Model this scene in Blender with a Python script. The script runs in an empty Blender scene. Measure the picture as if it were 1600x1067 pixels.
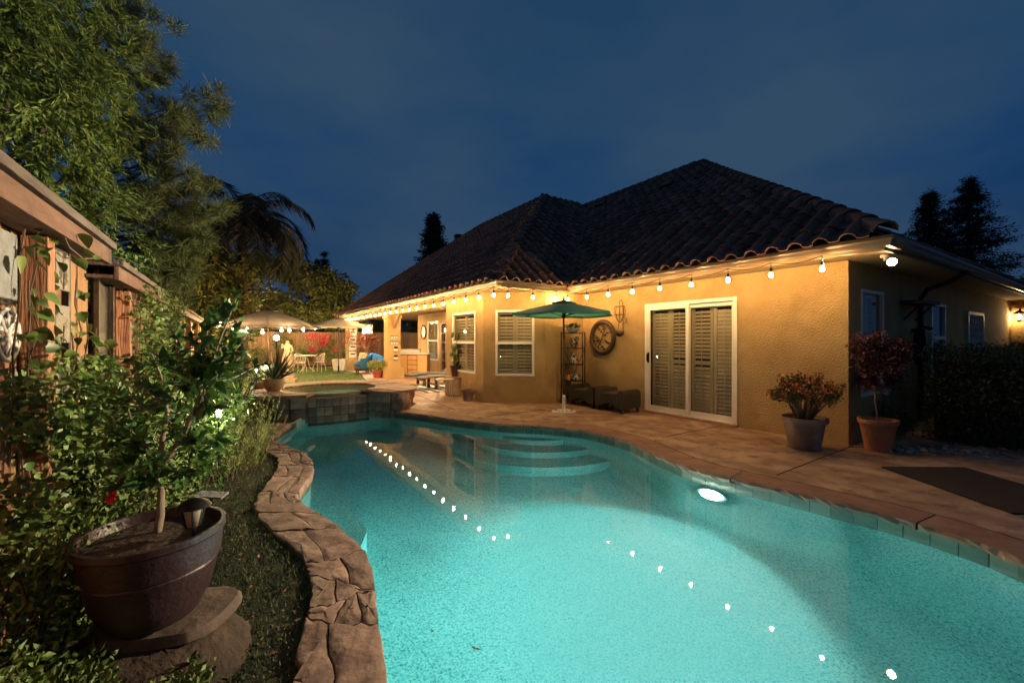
import bpy, math, random
import numpy as np
from mathutils import Vector, Matrix
from mathutils.geometry import tessellate_polygon

random.seed(7)
RNG = np.random.default_rng(11)
R = math.radians
SC = bpy.context.scene
COL = SC.collection

# ------------------------------------------------------------------ camera
F = 665.0            # focal length in photo pixels (photo is 1600 wide)
CAMH = 1.42          # eye height above the patio
cam_d = bpy.data.cameras.new('camera')
cam = bpy.data.objects.new('camera', cam_d)
COL.objects.link(cam)
cam.location = (0, 0, CAMH)
cam.rotation_euler = (R(90), 0, 0)
cam_d.sensor_width = 36.0
cam_d.lens = F * 36.0 / 1600.0
cam_d.shift_y = -3.5 / 1600.0
cam_d.clip_start = 0.05
cam_d.clip_end = 600
SC.camera = cam

# ------------------------------------------------------------------ sky
w = bpy.data.worlds.new('World')
SC.world = w
w.use_nodes = True
nt = w.node_tree
nt.nodes.clear()
def WN(t): return nt.nodes.new(t)
w_out = WN('ShaderNodeOutputWorld'); w_bg = WN('ShaderNodeBackground')
w_tc = WN('ShaderNodeTexCoord'); w_sep = WN('ShaderNodeSeparateXYZ')
w_ramp = WN('ShaderNodeValToRGB'); w_noise = WN('ShaderNodeTexNoise')
w_map = WN('ShaderNodeMapping'); w_cr = WN('ShaderNodeValToRGB'); w_mix = WN('ShaderNodeMix')
w_mix.data_type = 'RGBA'
w_map.inputs['Scale'].default_value = (1.0, 1.0, 2.6)
w_noise.inputs['Scale'].default_value = 1.5
w_noise.inputs['Detail'].default_value = 5
w_noise.inputs['Roughness'].default_value = 0.5
e = w_ramp.color_ramp.elements
e[0].position = 0.0;  e[0].color = (0.0006, 0.014, 0.068, 1)
e[1].position = 1.0;  e[1].color = (0.022, 0.048, 0.096, 1)
x = w_ramp.color_ramp.elements.new(0.30); x.color = (0.004, 0.040, 0.128, 1)
x = w_ramp.color_ramp.elements.new(0.50); x.color = (0.013, 0.051, 0.122, 1)
e = w_cr.color_ramp.elements
e[0].position = 0.38; e[0].color = (0, 0, 0, 1)
e[1].position = 0.66; e[1].color = (0.8, 0.8, 0.8, 1)
w_bg.inputs['Strength'].default_value = 1.0
nt.links.new(w_tc.outputs['Generated'], w_sep.inputs[0])
nt.links.new(w_sep.outputs['Z'], w_ramp.inputs[0])
nt.links.new(w_tc.outputs['Generated'], w_map.inputs[0])
nt.links.new(w_map.outputs[0], w_noise.inputs['Vector'])
nt.links.new(w_noise.outputs[0], w_cr.inputs[0])
nt.links.new(w_cr.outputs[0], w_mix.inputs[0])
nt.links.new(w_ramp.outputs[0], w_mix.inputs[6])
w_mix.inputs[7].default_value = (0.038, 0.076, 0.130, 1)
nt.links.new(w_mix.outputs[2], w_bg.inputs['Color'])
nt.links.new(w_bg.outputs[0], w_out.inputs['Surface'])

# ------------------------------------------------------------------ exposure, sampling
SC.view_settings.view_transform = 'Standard'
SC.view_settings.look = 'None'
SC.view_settings.gamma = 1.0
SC.view_settings.exposure = 0.0
SC.view_settings.use_curve_mapping = False
SC.render.engine = 'CYCLES'
cy = SC.cycles
cy.use_denoising = True
cy.max_bounces = 10
cy.diffuse_bounces = 5
cy.glossy_bounces = 4
cy.transmission_bounces = 8
cy.transparent_max_bounces = 24
cy.sample_clamp_indirect = 4.0
cy.caustics_reflective = False
cy.caustics_refractive = True
cy.use_light_tree = True

# light levels, all in one place
BULB = 640.0         # radiance of a string-light bulb
POOL_L = 760.0
POOL_W = 1050.0         # its forward beam, watts
#     # radiance of the pool lamp lens
SPA_W = 75.0
FLOOD_W = 3100.0
FLOOD2_W = 2700.0    # extra beam added to the single flood head, aimed low across the pool     # soffit flood at the house corner
YARD = 2000.0         # bulbs of the far string
WARM = (1.0, 0.585, 0.215, 1)

# ------------------------------------------------------------------ frames
def gp(px, py, z=0.0):
    """point of the plane z seen at photo pixel px, py"""
    Y = (CAMH - z) * F / (py - 530.0)
    return Vector(((px - 800.0) / F * Y, Y, z))
def at(px, py, Y):
    return Vector(((px - 800.0) / F * Y, Y, CAMH - (py - 530.0) / F * Y))
AV = Vector((-0.5474, 0.8369, 0)); BV = Vector((0.8369, 0.5474, 0))
HC = Vector((4.47, 5.655, 0))                       # near corner of the house
HR = math.atan2(-0.8369, 0.5474)                    # house x axis = -a, y axis = b
def H(x, y, z=0.0):
    return HC - AV * x + BV * y + Vector((0, 0, z))

# ------------------------------------------------------------------ mesh building
class MB:
    def __init__(s): s.v = []; s.f = []
    def add(s, vs, fs):
        o = len(s.v)
        s.v += [tuple(p) for p in vs]
        s.f += [tuple(i + o for i in f) for f in fs]
    def box(s, c, d, rz=0.0, rot=None, top=1.0):
        hx, hy, hz = d[0] / 2, d[1] / 2, d[2] / 2
        m = rot if rot is not None else Matrix.Rotation(rz, 3, 'Z')
        pts = []
        for k, z in ((1.0, -hz), (top, hz)):
            for x, y in ((-hx, -hy), (hx, -hy), (hx, hy), (-hx, hy)):
                pts.append(Vector(c) + m @ Vector((x * k, y * k, z)))
        s.add(pts, [(3, 2, 1, 0), (4, 5, 6, 7), (0, 1, 5, 4), (1, 2, 6, 5), (2, 3, 7, 6), (3, 0, 4, 7)])
        return s
    def bbox(s, x0, x1, y0, y1, z0, z1):
        return s.box(((x0 + x1) / 2, (y0 + y1) / 2, (z0 + z1) / 2), (x1 - x0, y1 - y0, z1 - z0))
    def tube(s, path, rad, n=6, cap=True):
        path = [Vector(p) for p in path]
        if not hasattr(rad, '__len__'): rad = [rad] * len(path)
        rings = []; u = None
        for i, p in enumerate(path):
            t = (path[min(i + 1, len(path) - 1)] - path[max(i - 1, 0)])
            if t.length < 1e-9: t = Vector((0, 0, 1))
            t.normalize()
            if u is None:
                u = t.orthogonal().normalized()
            else:
                u = (u - t * u.dot(t))
                u = u.normalized() if u.length > 1e-6 else t.orthogonal().normalized()
            q = t.cross(u)
            rings.append([p + (u * math.cos(2 * math.pi * k / n) + q * math.sin(2 * math.pi * k / n)) * rad[i] for k in range(n)])
        vs = [p for r in rings for p in r]; fs = []
        for i in range(len(rings) - 1):
            for k in range(n):
                a = i * n + k; b = i * n + (k + 1) % n
                fs.append((a, b, b + n, a + n))
        if cap:
            fs.append(tuple(range(n - 1, -1, -1)))
            fs.append(tuple(range((len(rings) - 1) * n, len(rings) * n)))
        s.add(vs, fs); return s
    def lathe(s, prof, n=20, c=(0, 0, 0), sx=1.0, sy=1.0, cap=True):
        vs = []; fs = []
        for r, z in prof:
            for k in range(n):
                a = 2 * math.pi * k / n
                vs.append((c[0] + r * sx * math.cos(a), c[1] + r * sy * math.sin(a), c[2] + z))
        for i in range(len(prof) - 1):
            for k in range(n):
                a = i * n + k; b = i * n + (k + 1) % n
                fs.append((a, b, b + n, a + n))
        if cap and prof[0][0] > 1e-6: fs.append(tuple(range(n - 1, -1, -1)))
        if prof[-1][0] > 1e-6: fs.append(tuple(range((len(prof) - 1) * n, len(prof) * n)))
        s.add(vs, fs); return s
    def prism(s, poly, z0, z1, top_in=0.0):
        """poly counter-clockwise [(x,y)]; side walls and caps"""
        n = len(poly)
        cx = sum(p[0] for p in poly) / n; cy_ = sum(p[1] for p in poly) / n
        vs = [(p[0], p[1], z0) for p in poly]
        vs += [(p[0] + (cx - p[0]) * top_in, p[1] + (cy_ - p[1]) * top_in, z1) for p in poly]
        fs = [tuple(range(n - 1, -1, -1)), tuple(range(n, 2 * n))]
        for i in range(n):
            j = (i + 1) % n
            fs.append((i, j, j + n, i + n))
        s.add(vs, fs); return s
    def ell(s, c, r, n=10, m=6):
        prof = [(math.sin(math.pi * i / m), -math.cos(math.pi * i / m)) for i in range(m + 1)]
        prof[0] = (1e-7, -1); prof[-1] = (1e-7, 1)
        vs = []; fs = []
        for q, z in prof:
            for k in range(n):
                a = 2 * math.pi * k / n
                vs.append((c[0] + r[0] * q * math.cos(a), c[1] + r[1] * q * math.sin(a), c[2] + r[2] * z))
        for i in range(m):
            for k in range(n):
                a = i * n + k; b = i * n + (k + 1) % n
                fs.append((a, b, b + n, a + n))
        s.add(vs, fs); return s
    def mesh(s, name, smooth=False):
        me = bpy.data.meshes.new(name)
        me.from_pydata(s.v, [], s.f)
        me.update()
        if smooth:
            me.polygons.foreach_set('use_smooth', [True] * len(me.polygons))
        return me

def link(name, me, mat=None, parent=None, loc=(0, 0, 0), rz=0.0):
    o = bpy.data.objects.new(name, me)
    COL.objects.link(o)
    o.location = loc
    o.rotation_euler = (0, 0, rz)
    if mat is not None and me is not None and not me.materials:
        me.materials.append(mat)
    if parent is not None: o.parent = parent
    return o
def obj(name, mb, mat, parent=None, loc=(0, 0, 0), rz=0.0, smooth=False, bevel=0.0, sub=0, auto=False):
    me = mb.mesh(name, smooth or auto)
    o = link(name, me, mat, parent, loc, rz)
    if bevel:
        m = o.modifiers.new('bevel', 'BEVEL'); m.width = bevel; m.segments = 2; m.limit_method = 'ANGLE'
    if sub:
        m = o.modifiers.new('sub', 'SUBSURF'); m.levels = sub; m.render_levels = sub
    if auto:
        me.set_sharp_from_angle(angle=R(38))
    return o
def tag(o, label=None, cat=None, group=None, kind=None):
    if label: o['label'] = label
    if cat: o['category'] = cat
    if group: o['group'] = group
    if kind: o['kind'] = kind
    return o
def thing(name, label, cat, loc=(0, 0, 0), rz=0.0, group=None):
    o = bpy.data.objects.new(name, None)
    o.empty_display_size = 0.1
    COL.objects.link(o)
    o.location = loc; o.rotation_euler = (0, 0, rz)
    return tag(o, label, cat, group)
def dup(root, loc, rz, label=None, kids=None):
    r = root.copy(); COL.objects.link(r); r.location = loc; r.rotation_euler = (0, 0, rz)
    if label: r['label'] = label
    def rec(src, dst):
        for ch in list(src.children):
            c = ch.copy(); COL.objects.link(c); c.parent = dst; rec(ch, c)
    rec(root, r)
    return r
def np_mesh(name, V, Fc):
    V = np.asarray(V, np.float32); Fc = np.asarray(Fc, np.int32)
    k = Fc.shape[1]
    me = bpy.data.meshes.new(name)
    me.vertices.add(len(V)); me.vertices.foreach_set('co', V.ravel())
    me.loops.add(Fc.size); me.loops.foreach_set('vertex_index', Fc.ravel())
    me.polygons.add(len(Fc))
    me.polygons.foreach_set('loop_start', np.arange(len(Fc), dtype=np.int32) * k)
    me.polygons.foreach_set('loop_total', np.full(len(Fc), k, np.int32))
    me.update(calc_edges=True); me.validate()
    return me
def unit(v):
    return v / np.maximum(np.linalg.norm(v, axis=1, keepdims=True), 1e-9)
def leaf_arrays(P, D, L, W, fold=0.25, up=None, wide=0.42, roll=True):
    """folded leaf blades (two triangles each) from base P along D"""
    n = len(P)
    D = unit(D)
    ref = RNG.normal(size=(n, 3)) if roll else np.tile([[0, 0, 1.0]], (n, 1)) + RNG.normal(size=(n, 3)) * .35
    S = unit(np.cross(D, ref)); U = np.cross(S, D)
    L = np.broadcast_to(np.asarray(L, float), (n,))[:, None]; W = np.broadcast_to(np.asarray(W, float), (n,))[:, None]
    V = np.empty((n, 4, 3))
    V[:, 0] = P
    V[:, 1] = P + D * L * wide + S * W * .5 + U * W * fold
    V[:, 2] = P + D * L
    V[:, 3] = P + D * L * wide - S * W * .5 + U * W * fold
    b = np.arange(n)[:, None] * 4
    Fc = np.concatenate([b + [[0, 1, 2]], b + [[0, 2, 3]]])
    return V.reshape(-1, 3), Fc
def leaves(name, P, D, L, W, mat, parent=None, kind=None, **k):
    V, Fc = leaf_arrays(np.asarray(P, float), np.asarray(D, float), L, W, **k)
    o = link(name, np_mesh(name, V, Fc), mat, parent)
    if kind: o['kind'] = kind
    return o
def join_np(parts):
    Vs = []; Fs = []; o = 0
    for V, Fc in parts:
        Vs.append(V); Fs.append(Fc + o); o += len(V)
    return np.concatenate(Vs), np.concatenate(Fs)
def blob_points(blobs, n, shell=0.55):
    """points spread in ellipsoids [(cx,cy,cz,rx,ry,rz)], denser to the outside"""
    b = np.array(blobs, float)
    vol = np.cbrt(b[:, 3] * b[:, 4] * b[:, 5]) ** 2
    idx = RNG.choice(len(b), n, p=vol / vol.sum())
    d = unit(RNG.normal(size=(n, 3)))
    r = (shell + (1 - shell) * RNG.random(n)) * np.where(RNG.random(n) < .2, RNG.random(n), 1)
    P = b[idx, :3] + d * r[:, None] * b[idx, 3:6]
    return P, d

# ------------------------------------------------------------------ materials
def mat(name, c1, c2=None, scale=6.0, rough=0.7, bump=0.0, bscale=40.0, metal=0.0, spec=0.5,
        rnd=0.0, detail=5.0, stretch=(1, 1, 1), island=0.0, trans=0.0, bdetail=4.0, contrast=(0.35, 0.68), dirt=None):
    m = bpy.data.materials.new(name); m.use_nodes = True
    n = m.node_tree; nn = n.nodes; lk = n.links
    p = nn['Principled BSDF']
    p.inputs['Roughness'].default_value = rough
    p.inputs['Metallic'].default_value = metal
    p.inputs['Specular IOR Level'].default_value = spec
    tc = nn.new('ShaderNodeTexCoord'); mp = nn.new('ShaderNodeMapping')
    mp.inputs['Scale'].default_value = stretch
    lk.new(tc.outputs['Object'], mp.inputs[0])
    out = None
    if c2 is not None:
        nz = nn.new('ShaderNodeTexNoise'); nz.inputs['Scale'].default_value = scale; nz.inputs['Detail'].default_value = detail
        lk.new(mp.outputs[0], nz.inputs['Vector'])
        rp = nn.new('ShaderNodeValToRGB')
        rp.color_ramp.elements[0].position = contrast[0]; rp.color_ramp.elements[1].position = contrast[1]
        rp.color_ramp.elements[0].color = (*c1, 1); rp.color_ramp.elements[1].color = (*c2, 1)
        lk.new(nz.outputs[0], rp.inputs[0]); out = rp.outputs[0]
    else:
        rgb = nn.new('ShaderNodeRGB'); rgb.outputs[0].default_value = (*c1, 1); out = rgb.outputs[0]
    if dirt is not None:                       # worn / dirty patches with a shape of their own
        dc, dscale, d0, d1 = dirt
        nz = nn.new('ShaderNodeTexNoise'); nz.inputs['Scale'].default_value = dscale; nz.inputs['Detail'].default_value = 6
        nz.inputs['Roughness'].default_value = .65
        lk.new(tc.outputs['Object'], nz.inputs['Vector'])
        mr = nn.new('ShaderNodeMapRange'); mr.inputs[1].default_value = d0; mr.inputs[2].default_value = d1
        lk.new(nz.outputs[0], mr.inputs[0])
        mx = nn.new('ShaderNodeMix'); mx.data_type = 'RGBA'
        lk.new(mr.outputs[0], mx.inputs[0]); lk.new(out, mx.inputs[6]); mx.inputs[7].default_value = (*dc, 1); out = mx.outputs[2]
    if rnd or island:
        if island:
            gi = nn.new('ShaderNodeNewGeometry'); src = gi.outputs['Random Per Island']; amp = island
        else:
            gi = nn.new('ShaderNodeObjectInfo'); src = gi.outputs['Random']; amp = rnd
        mr = nn.new('ShaderNodeMapRange'); mr.inputs[3].default_value = 1 - amp; mr.inputs[4].default_value = 1 + amp
        lk.new(src, mr.inputs[0])
        hs = nn.new('ShaderNodeHueSaturation'); lk.new(mr.outputs[0], hs.inputs['Value']); lk.new(out, hs.inputs['Color'])
        if island or rnd:
            m2 = nn.new('ShaderNodeMapRange'); m2.inputs[3].default_value = .5 - .035 * min(1, amp * 2); m2.inputs[4].default_value = .5 + .02 * min(1, amp * 2)
            ml = nn.new('ShaderNodeMath'); ml.operation = 'FRACT'; mm = nn.new('ShaderNodeMath'); mm.operation = 'MULTIPLY'; mm.inputs[1].default_value = 7.31
            lk.new(src, mm.inputs[0]); lk.new(mm.outputs[0], ml.inputs[0]); lk.new(ml.outputs[0], m2.inputs[0]); lk.new(m2.outputs[0], hs.inputs['Hue'])
        out = hs.outputs[0]
    lk.new(out, p.inputs['Base Color'])
    if bump:
        bz = nn.new('ShaderNodeTexNoise'); bz.inputs['Scale'].default_value = bscale; bz.inputs['Detail'].default_value = bdetail
        lk.new(mp.outputs[0], bz.inputs['Vector'])
        bp = nn.new('ShaderNodeBump'); bp.inputs['Strength'].default_value = min(1, bump); bp.inputs['Distance'].default_value = 0.02 * max(1, bump)
        lk.new(bz.outputs[0], bp.inputs['Height']); lk.new(bp.outputs[0], p.inputs['Normal'])
    if trans:
        tr = nn.new('ShaderNodeBsdfTranslucent'); lk.new(out, tr.inputs[0])
        ms = nn.new('ShaderNodeMixShader'); ms.inputs[0].default_value = trans
        lk.new(p.outputs[0], ms.inputs[1]); lk.new(tr.outputs[0], ms.inputs[2])
        lk.new(ms.outputs[0], nn['Material Output'].inputs['Surface'])
    return m
def emit(name, col, strength):
    m = bpy.data.materials.new(name); m.use_nodes = True
    n = m.node_tree; n.nodes.clear()
    o = n.nodes.new('ShaderNodeOutputMaterial'); e_ = n.nodes.new('ShaderNodeEmission')
    e_.inputs[0].default_value = col; e_.inputs[1].default_value = strength
    n.links.new(e_.outputs[0], o.inputs[0]); return m
def glass_pane(name, tint=(0.86, 0.86, 0.82)):
    m = bpy.data.materials.new(name); m.use_nodes = True
    n = m.node_tree; n.nodes.clear()
    o = n.nodes.new('ShaderNodeOutputMaterial'); t = n.nodes.new('ShaderNodeBsdfTransparent'); g = n.nodes.new('ShaderNodeBsdfGlossy')
    f = n.nodes.new('ShaderNodeFresnel')
    ge = n.nodes.new('ShaderNodeNewGeometry'); mr = n.nodes.new('ShaderNodeMapRange'); mr.inputs[3].default_value = 1.5; mr.inputs[4].default_value = 1 / 1.5
    n.links.new(ge.outputs['Backfacing'], mr.inputs[0]); n.links.new(mr.outputs[0], f.inputs[0])
    g.inputs['Roughness'].default_value = 0.01; t.inputs[0].default_value = (*tint, 1)
    mx = n.nodes.new('ShaderNodeMixShader')
    n.links.new(f.outputs[0], mx.inputs[0]); n.links.new(t.outputs[0], mx.inputs[1]); n.links.new(g.outputs[0], mx.inputs[2])
    n.links.new(mx.outputs[0], o.inputs[0]); return m

M_stucco = mat('stucco', (0.425, 0.282, 0.118), (0.495, 0.338, 0.153), 2.5, .9, 1.7, 42, dirt=((0.27, .17, .07), 1.1, .50, .80))
M_stucco_side = M_stucco
M_white = mat('white_vinyl', (0.74, 0.70, 0.62), (0.80, .77, .70), 4, .45)
M_louver = mat('shutter_paint', (0.60, 0.53, 0.42), (0.66, .585, .47), 5, .5, rnd=.08)
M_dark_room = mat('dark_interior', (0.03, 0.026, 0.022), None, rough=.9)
M_glass = glass_pane('window_glass')
M_tile = mat('clay_roof_tile', (0.125, 0.068, 0.046), (0.215, 0.112, 0.07), 9, .85, .35, 60, rnd=.5, dirt=((.05, .04, .035), 5, .48, .75))
M_tile_far = mat('clay_roof_tile_far', (0.125, 0.068, 0.046), (0.215, 0.112, 0.07), 9, .85, .35, 60, island=.5, dirt=((.05, .04, .035), 5, .48, .75))
M_underlay = mat('roof_underlay', (0.035, 0.025, 0.02), (.05, .035, .03), 8, .95)
M_fascia = mat('fascia_paint', (0.25, 0.165, 0.09), (0.29, .195, .11), 3, .6)
M_gutter = mat('gutter_paint', (0.15, 0.102, 0.064), (0.19, .13, .084), 3, .38)
M_soffit = mat('soffit_stucco', (0.27, 0.18, 0.09), (0.31, .21, .11), 4, .9, .3, 60)
M_patio = mat('stamped_concrete', (0.25, 0.155, 0.098), (0.46, 0.315, 0.215), 2.4, .62, 1.3, 6.5, detail=12, contrast=(.40, .62), dirt=((.14, .078, .048), 4.2, .50, .68), bdetail=10)
M_coping = mat('coping_concrete', (0.27, 0.145, 0.092), (0.37, 0.215, 0.145), 3.0, .7, .9, 11, rnd=.12, bdetail=7, dirt=((.14, .075, .05), 4, .5, .8))
M_flag = mat('flagstone', (0.22, 0.145, 0.105), (0.38, 0.26, 0.19), 5.0, .8, 1.0, 9, rnd=.16, bdetail=11, dirt=((.12, .075, .055), 7, .5, .7))
M_slab = mat('garden_slab', (0.09, 0.062, 0.046), (0.165, 0.115, 0.085), 5, .85, 1.0, 10, bdetail=10, dirt=((.07, .05, .035), 7, .5, .7))
M_joint = mat('joint_sealant', (0.035, 0.022, 0.016), None, rough=.9)
M_mortar = mat('dark_mortar', (0.06, 0.04, 0.03), (.09, .06, .045), 10, .95, .5, 30)
M_soil = mat('garden_soil', (0.035, 0.024, 0.016), (0.075, .05, .032), 6, .95, .8, 25)
M_turf_base = mat('turf_base', (0.022, 0.030, 0.010), (0.045, .05, .02), 8, .95, .6, 60)
M_turf = mat('turf_blade', (0.032, 0.055, 0.013), (.075, .095, .025), 3, .7, island=.5)
M_lawn = mat('lawn', (0.055, 0.10, 0.018), (0.10, .15, .03), 6, .9, .8, 120)
M_pooltile = mat('waterline_tile', (0.105, 0.125, 0.095), (0.20, .205, .15), 9, .35, .25, 25, rnd=.30, dirt=((.06, .08, .06), 7, .5, .7))
M_spatile = mat('slate_tile', (0.12, 0.115, 0.095), (0.36, .27, .20), 5, .45, .4, 25, rnd=.45)
M_sparock = mat('spa_rock', (0.20, 0.12, 0.085), (0.40, .25, .18), 5, .8, 1.0, 9, bdetail=8)
M_spacap = mat('spa_cap_stone', (0.24, 0.14, 0.095), (0.36, .23, .16), 5, .75, .9, 12, rnd=.18, bdetail=8)
M_plank = mat('cedar_plank', (0.24, 0.115, 0.05), (0.38, 0.205, 0.095), 3.2, .75, .5, 10, rnd=.22, stretch=(9, 9, .7), dirt=((.14, .06, .03), 6, .56, .72))
M_plank2 = mat('tan_plank', (0.40, 0.245, 0.13), (0.54, 0.35, 0.20), 3.2, .75, .5, 10, rnd=.22, stretch=(9, 9, .7))
M_cap = mat('fence_cap_timber', (0.125, 0.062, 0.041), (0.19, 0.10, 0.066), 3, .8, .5, 9, stretch=(1, 6, 6), dirt=((.06, .038, .03), 4, .48, .72))
M_capold = mat('weathered_timber', (0.085, 0.062, 0.05), (0.15, .112, .09), 4, .85, .6, 10, stretch=(1, 7, 7), rnd=.1)
M_black = mat('black_iron', (0.012, 0.011, 0.011), (.02, .018, .016), 6, .5, metal=.6)
M_bronze = mat('dark_bronze', (0.045, 0.030, 0.020), (.09, .055, .035), 7, .55, .5, 30, metal=.4)
M_plate = mat('weathered_plate', (0.17, 0.148, 0.12), (0.25, .215, .18), 9, .7, .5, 30)
M_greyrough = mat('grey_cement', (0.20, 0.20, 0.19), (0.28, .28, .27), 14, .9, .8, 50)
M_whitepaint = mat('white_enamel', (0.66, 0.63, 0.58), (.74, .71, .66), 6, .4)
M_wicker = None
# ================================================================== SETTING: ground, pool, patio
def resample(pts, step, closed=False):
    """Catmull-Rom smoothing, then even spacing"""
    P = [Vector((p[0], p[1])) for p in pts]; n = len(P); out = []
    rng = range(n) if closed else range(n - 1)
    for i in rng:
        p0 = P[(i - 1) % n] if (closed or i > 0) else P[0] * 2 - P[1]
        p1 = P[i]; p2 = P[(i + 1) % n]
        p3 = P[(i + 2) % n] if (closed or i + 2 < n) else P[-1] * 2 - P[-2]
        for k in range(12):
            t = k / 12
            out.append(0.5 * ((2 * p1) + (p2 - p0) * t + (2 * p0 - 5 * p1 + 4 * p2 - p3) * t * t + (3 * p1 - p0 - 3 * p2 + p3) * t ** 3))
    if not closed: out.append(P[-1])
    else: out.append(out[0])
    d = [0.0]
    for i in range(1, len(out)): d.append(d[-1] + (out[i] - out[i - 1]).length)
    m = max(2, int(round(d[-1] / step))); res = []; j = 0
    for k in range(m if closed else m + 1):
        s = d[-1] * k / m
        while j < len(d) - 2 and d[j + 1] < s: j += 1
        t = (s - d[j]) / max(1e-9, d[j + 1] - d[j])
        res.append(out[j].lerp(out[j + 1], t))
    return res
def offset(ch, d, closed=False):
    n = len(ch); out = []
    for i in range(n):
        a = ch[(i - 1) % n] if closed or i > 0 else ch[0]
        b = ch[(i + 1) % n] if closed or i < n - 1 else ch[-1]
        t = (b - a).normalized()
        out.append(ch[i] + Vector((-t.y, t.x)) * d)     # left of travel
    return out
def sheet(name, outer, z, m, holes=(), kind='structure', parent=None):
    loops = [[Vector((p[0], p[1], z)) for p in outer]] + [[Vector((p[0], p[1], z)) for p in h] for h in holes]
    flat = [p for l in loops for p in l]
    fs = []
    for t in tessellate_polygon(loops):
        a, b, c = (flat[i] for i in t)
        if (b - a).cross(c - a).z < 0: t = (t[0], t[2], t[1])
        fs.append(tuple(t))
    mb = MB(); mb.add(flat, fs)
    o = obj(name, mb, m, parent)
    if kind: o['kind'] = kind
    return o

left_px = [(425, 683), (452, 697), (475, 707), (488, 720), (489, 737), (476, 755), (465, 776), (480, 790), (510, 808),
           (540, 830), (562, 850), (574, 868), (582, 890), (587, 930), (592, 975), (600, 1025), (603, 1067)]
left_w = [gp(*p).xy for p in left_px] + [Vector((-.47, 1.4)), Vector((-.25, 1.05))]
near_w = [Vector((.25, .82)), Vector((1.2, .72)), Vector((2.2, .85)), Vector((2.95, 1.25)), Vector((3.28, 1.8)), Vector((3.36, 2.3))]
right_px = [(1596, 874), (1539, 851), (1443, 820), (1367, 799), (1310, 786), (1249, 770.6), (1176, 754), (1106, 738), (1059, 723),
            (1012, 703), (981, 689), (919, 673), (860, 666.5), (794, 663), (740, 658), (700, 653), (660, 647), (625, 643)]
right_w = [gp(*p).xy for p in right_px]
spa_end = [Vector((-2.55, 8.62)), Vector((-2.87, 8.57)), Vector((-3.34, 8.20)), Vector((-3.80, 7.93)), Vector((-3.78, 7.4)), Vector((-3.62, 6.6))]
WATER_Z = -0.13
POOL = resample(left_w + near_w + right_w + spa_end, 0.10, True)      # counter-clockwise? left side walked towards the camera
area = sum(POOL[i].x * POOL[(i + 1) % len(POOL)].y - POOL[(i + 1) % len(POOL)].x * POOL[i].y for i in range(len(POOL))) / 2
if area < 0: POOL.reverse()
# POOL is counter-clockwise: left of travel is inside
WALL = offset(POOL, -0.03, True)

M_plaster = bpy.data.materials.new('pebble_plaster'); M_plaster.use_nodes = True
_n = M_plaster.node_tree; _p = _n.nodes['Principled BSDF']; _p.inputs['Roughness'].default_value = .8
_tc = _n.nodes.new('ShaderNodeTexCoord')
_v = _n.nodes.new('ShaderNodeTexVoronoi'); _v.inputs['Scale'].default_value = 90; _v.feature = 'F1'
_v2 = _n.nodes.new('ShaderNodeTexNoise'); _v2.inputs['Scale'].default_value = 60; _v2.inputs['Detail'].default_value = 3
_sp = _n.nodes.new('ShaderNodeSeparateColor')
_ad = _n.nodes.new('ShaderNodeMath'); _ad.operation = 'ADD'
_r = _n.nodes.new('ShaderNodeValToRGB'); _r.color_ramp.interpolation = 'LINEAR'
_r.color_ramp.elements[0].position = .38; _r.color_ramp.elements[0].color = (0.07, .18, .18, 1)
_r.color_ramp.elements[1].position = .95; _r.color_ramp.elements[1].color = (0.42, .64, .58, 1)
_x = _r.color_ramp.elements.new(.60); _x.color = (0.19, .43, .405, 1)
_n.links.new(_tc.outputs['Object'], _v.inputs['Vector']); _n.links.new(_tc.outputs['Object'], _v2.inputs['Vector'])
_n.links.new(_v.outputs['Color'], _sp.inputs[0])
_ml = _n.nodes.new('ShaderNodeMath'); _ml.operation = 'MULTIPLY'; _ml.inputs[1].default_value = .45
_n.links.new(_sp.outputs[0], _ml.inputs[0]); _n.links.new(_ml.outputs[0], _ad.inputs[0]); _n.links.new(_v2.outputs[0], _ad.inputs[1])
_n.links.new(_ad.outputs[0], _r.inputs[0])
_mo = _n.nodes.new('ShaderNodeTexNoise'); _mo.inputs['Scale'].default_value = 1.1; _mo.inputs['Detail'].default_value = 5; _mr = _n.nodes.new('ShaderNodeMapRange')
_mr.inputs[1].default_value = .3; _mr.inputs[2].default_value = .7; _mr.inputs[3].default_value = .82; _mr.inputs[4].default_value = 1.12
_hs = _n.nodes.new('ShaderNodeHueSaturation'); _n.links.new(_tc.outputs['Object'], _mo.inputs['Vector']); _n.links.new(_mo.outputs[0], _mr.inputs[0]); _n.links.new(_mr.outputs[0], _hs.inputs['Value'])
_n.links.new(_r.outputs[0], _hs.inputs['Color']); _n.links.new(_hs.outputs[0], _p.inputs['Base Color'])

M_water = bpy.data.materials.new('pool_water'); M_water.use_nodes = True
_n = M_water.node_tree; _n.nodes.remove(_n.nodes['Principled BSDF'])
_g = _n.nodes.new('ShaderNodeBsdfGlass'); _g.inputs['IOR'].default_value = 1.33; _g.inputs['Roughness'].default_value = 0.012
_g.inputs['Color'].default_value = (1, 1, 1, 1)
_va = _n.nodes.new('ShaderNodeVolumeAbsorption'); _va.inputs['Color'].default_value = (.10, .93, .95, 1); _va.inputs['Density'].default_value = .24
_n.links.new(_va.outputs[0], _n.nodes['Material Output'].inputs['Volume'])
_tc = _n.nodes.new('ShaderNodeTexCoord'); _nz = _n.nodes.new('ShaderNodeTexNoise'); _nz.inputs['Scale'].default_value = 2.2; _nz.inputs['Detail'].default_value = 2
_b = _n.nodes.new('ShaderNodeBump'); _b.inputs['Strength'].default_value = .13; _b.inputs['Distance'].default_value = .012
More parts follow.
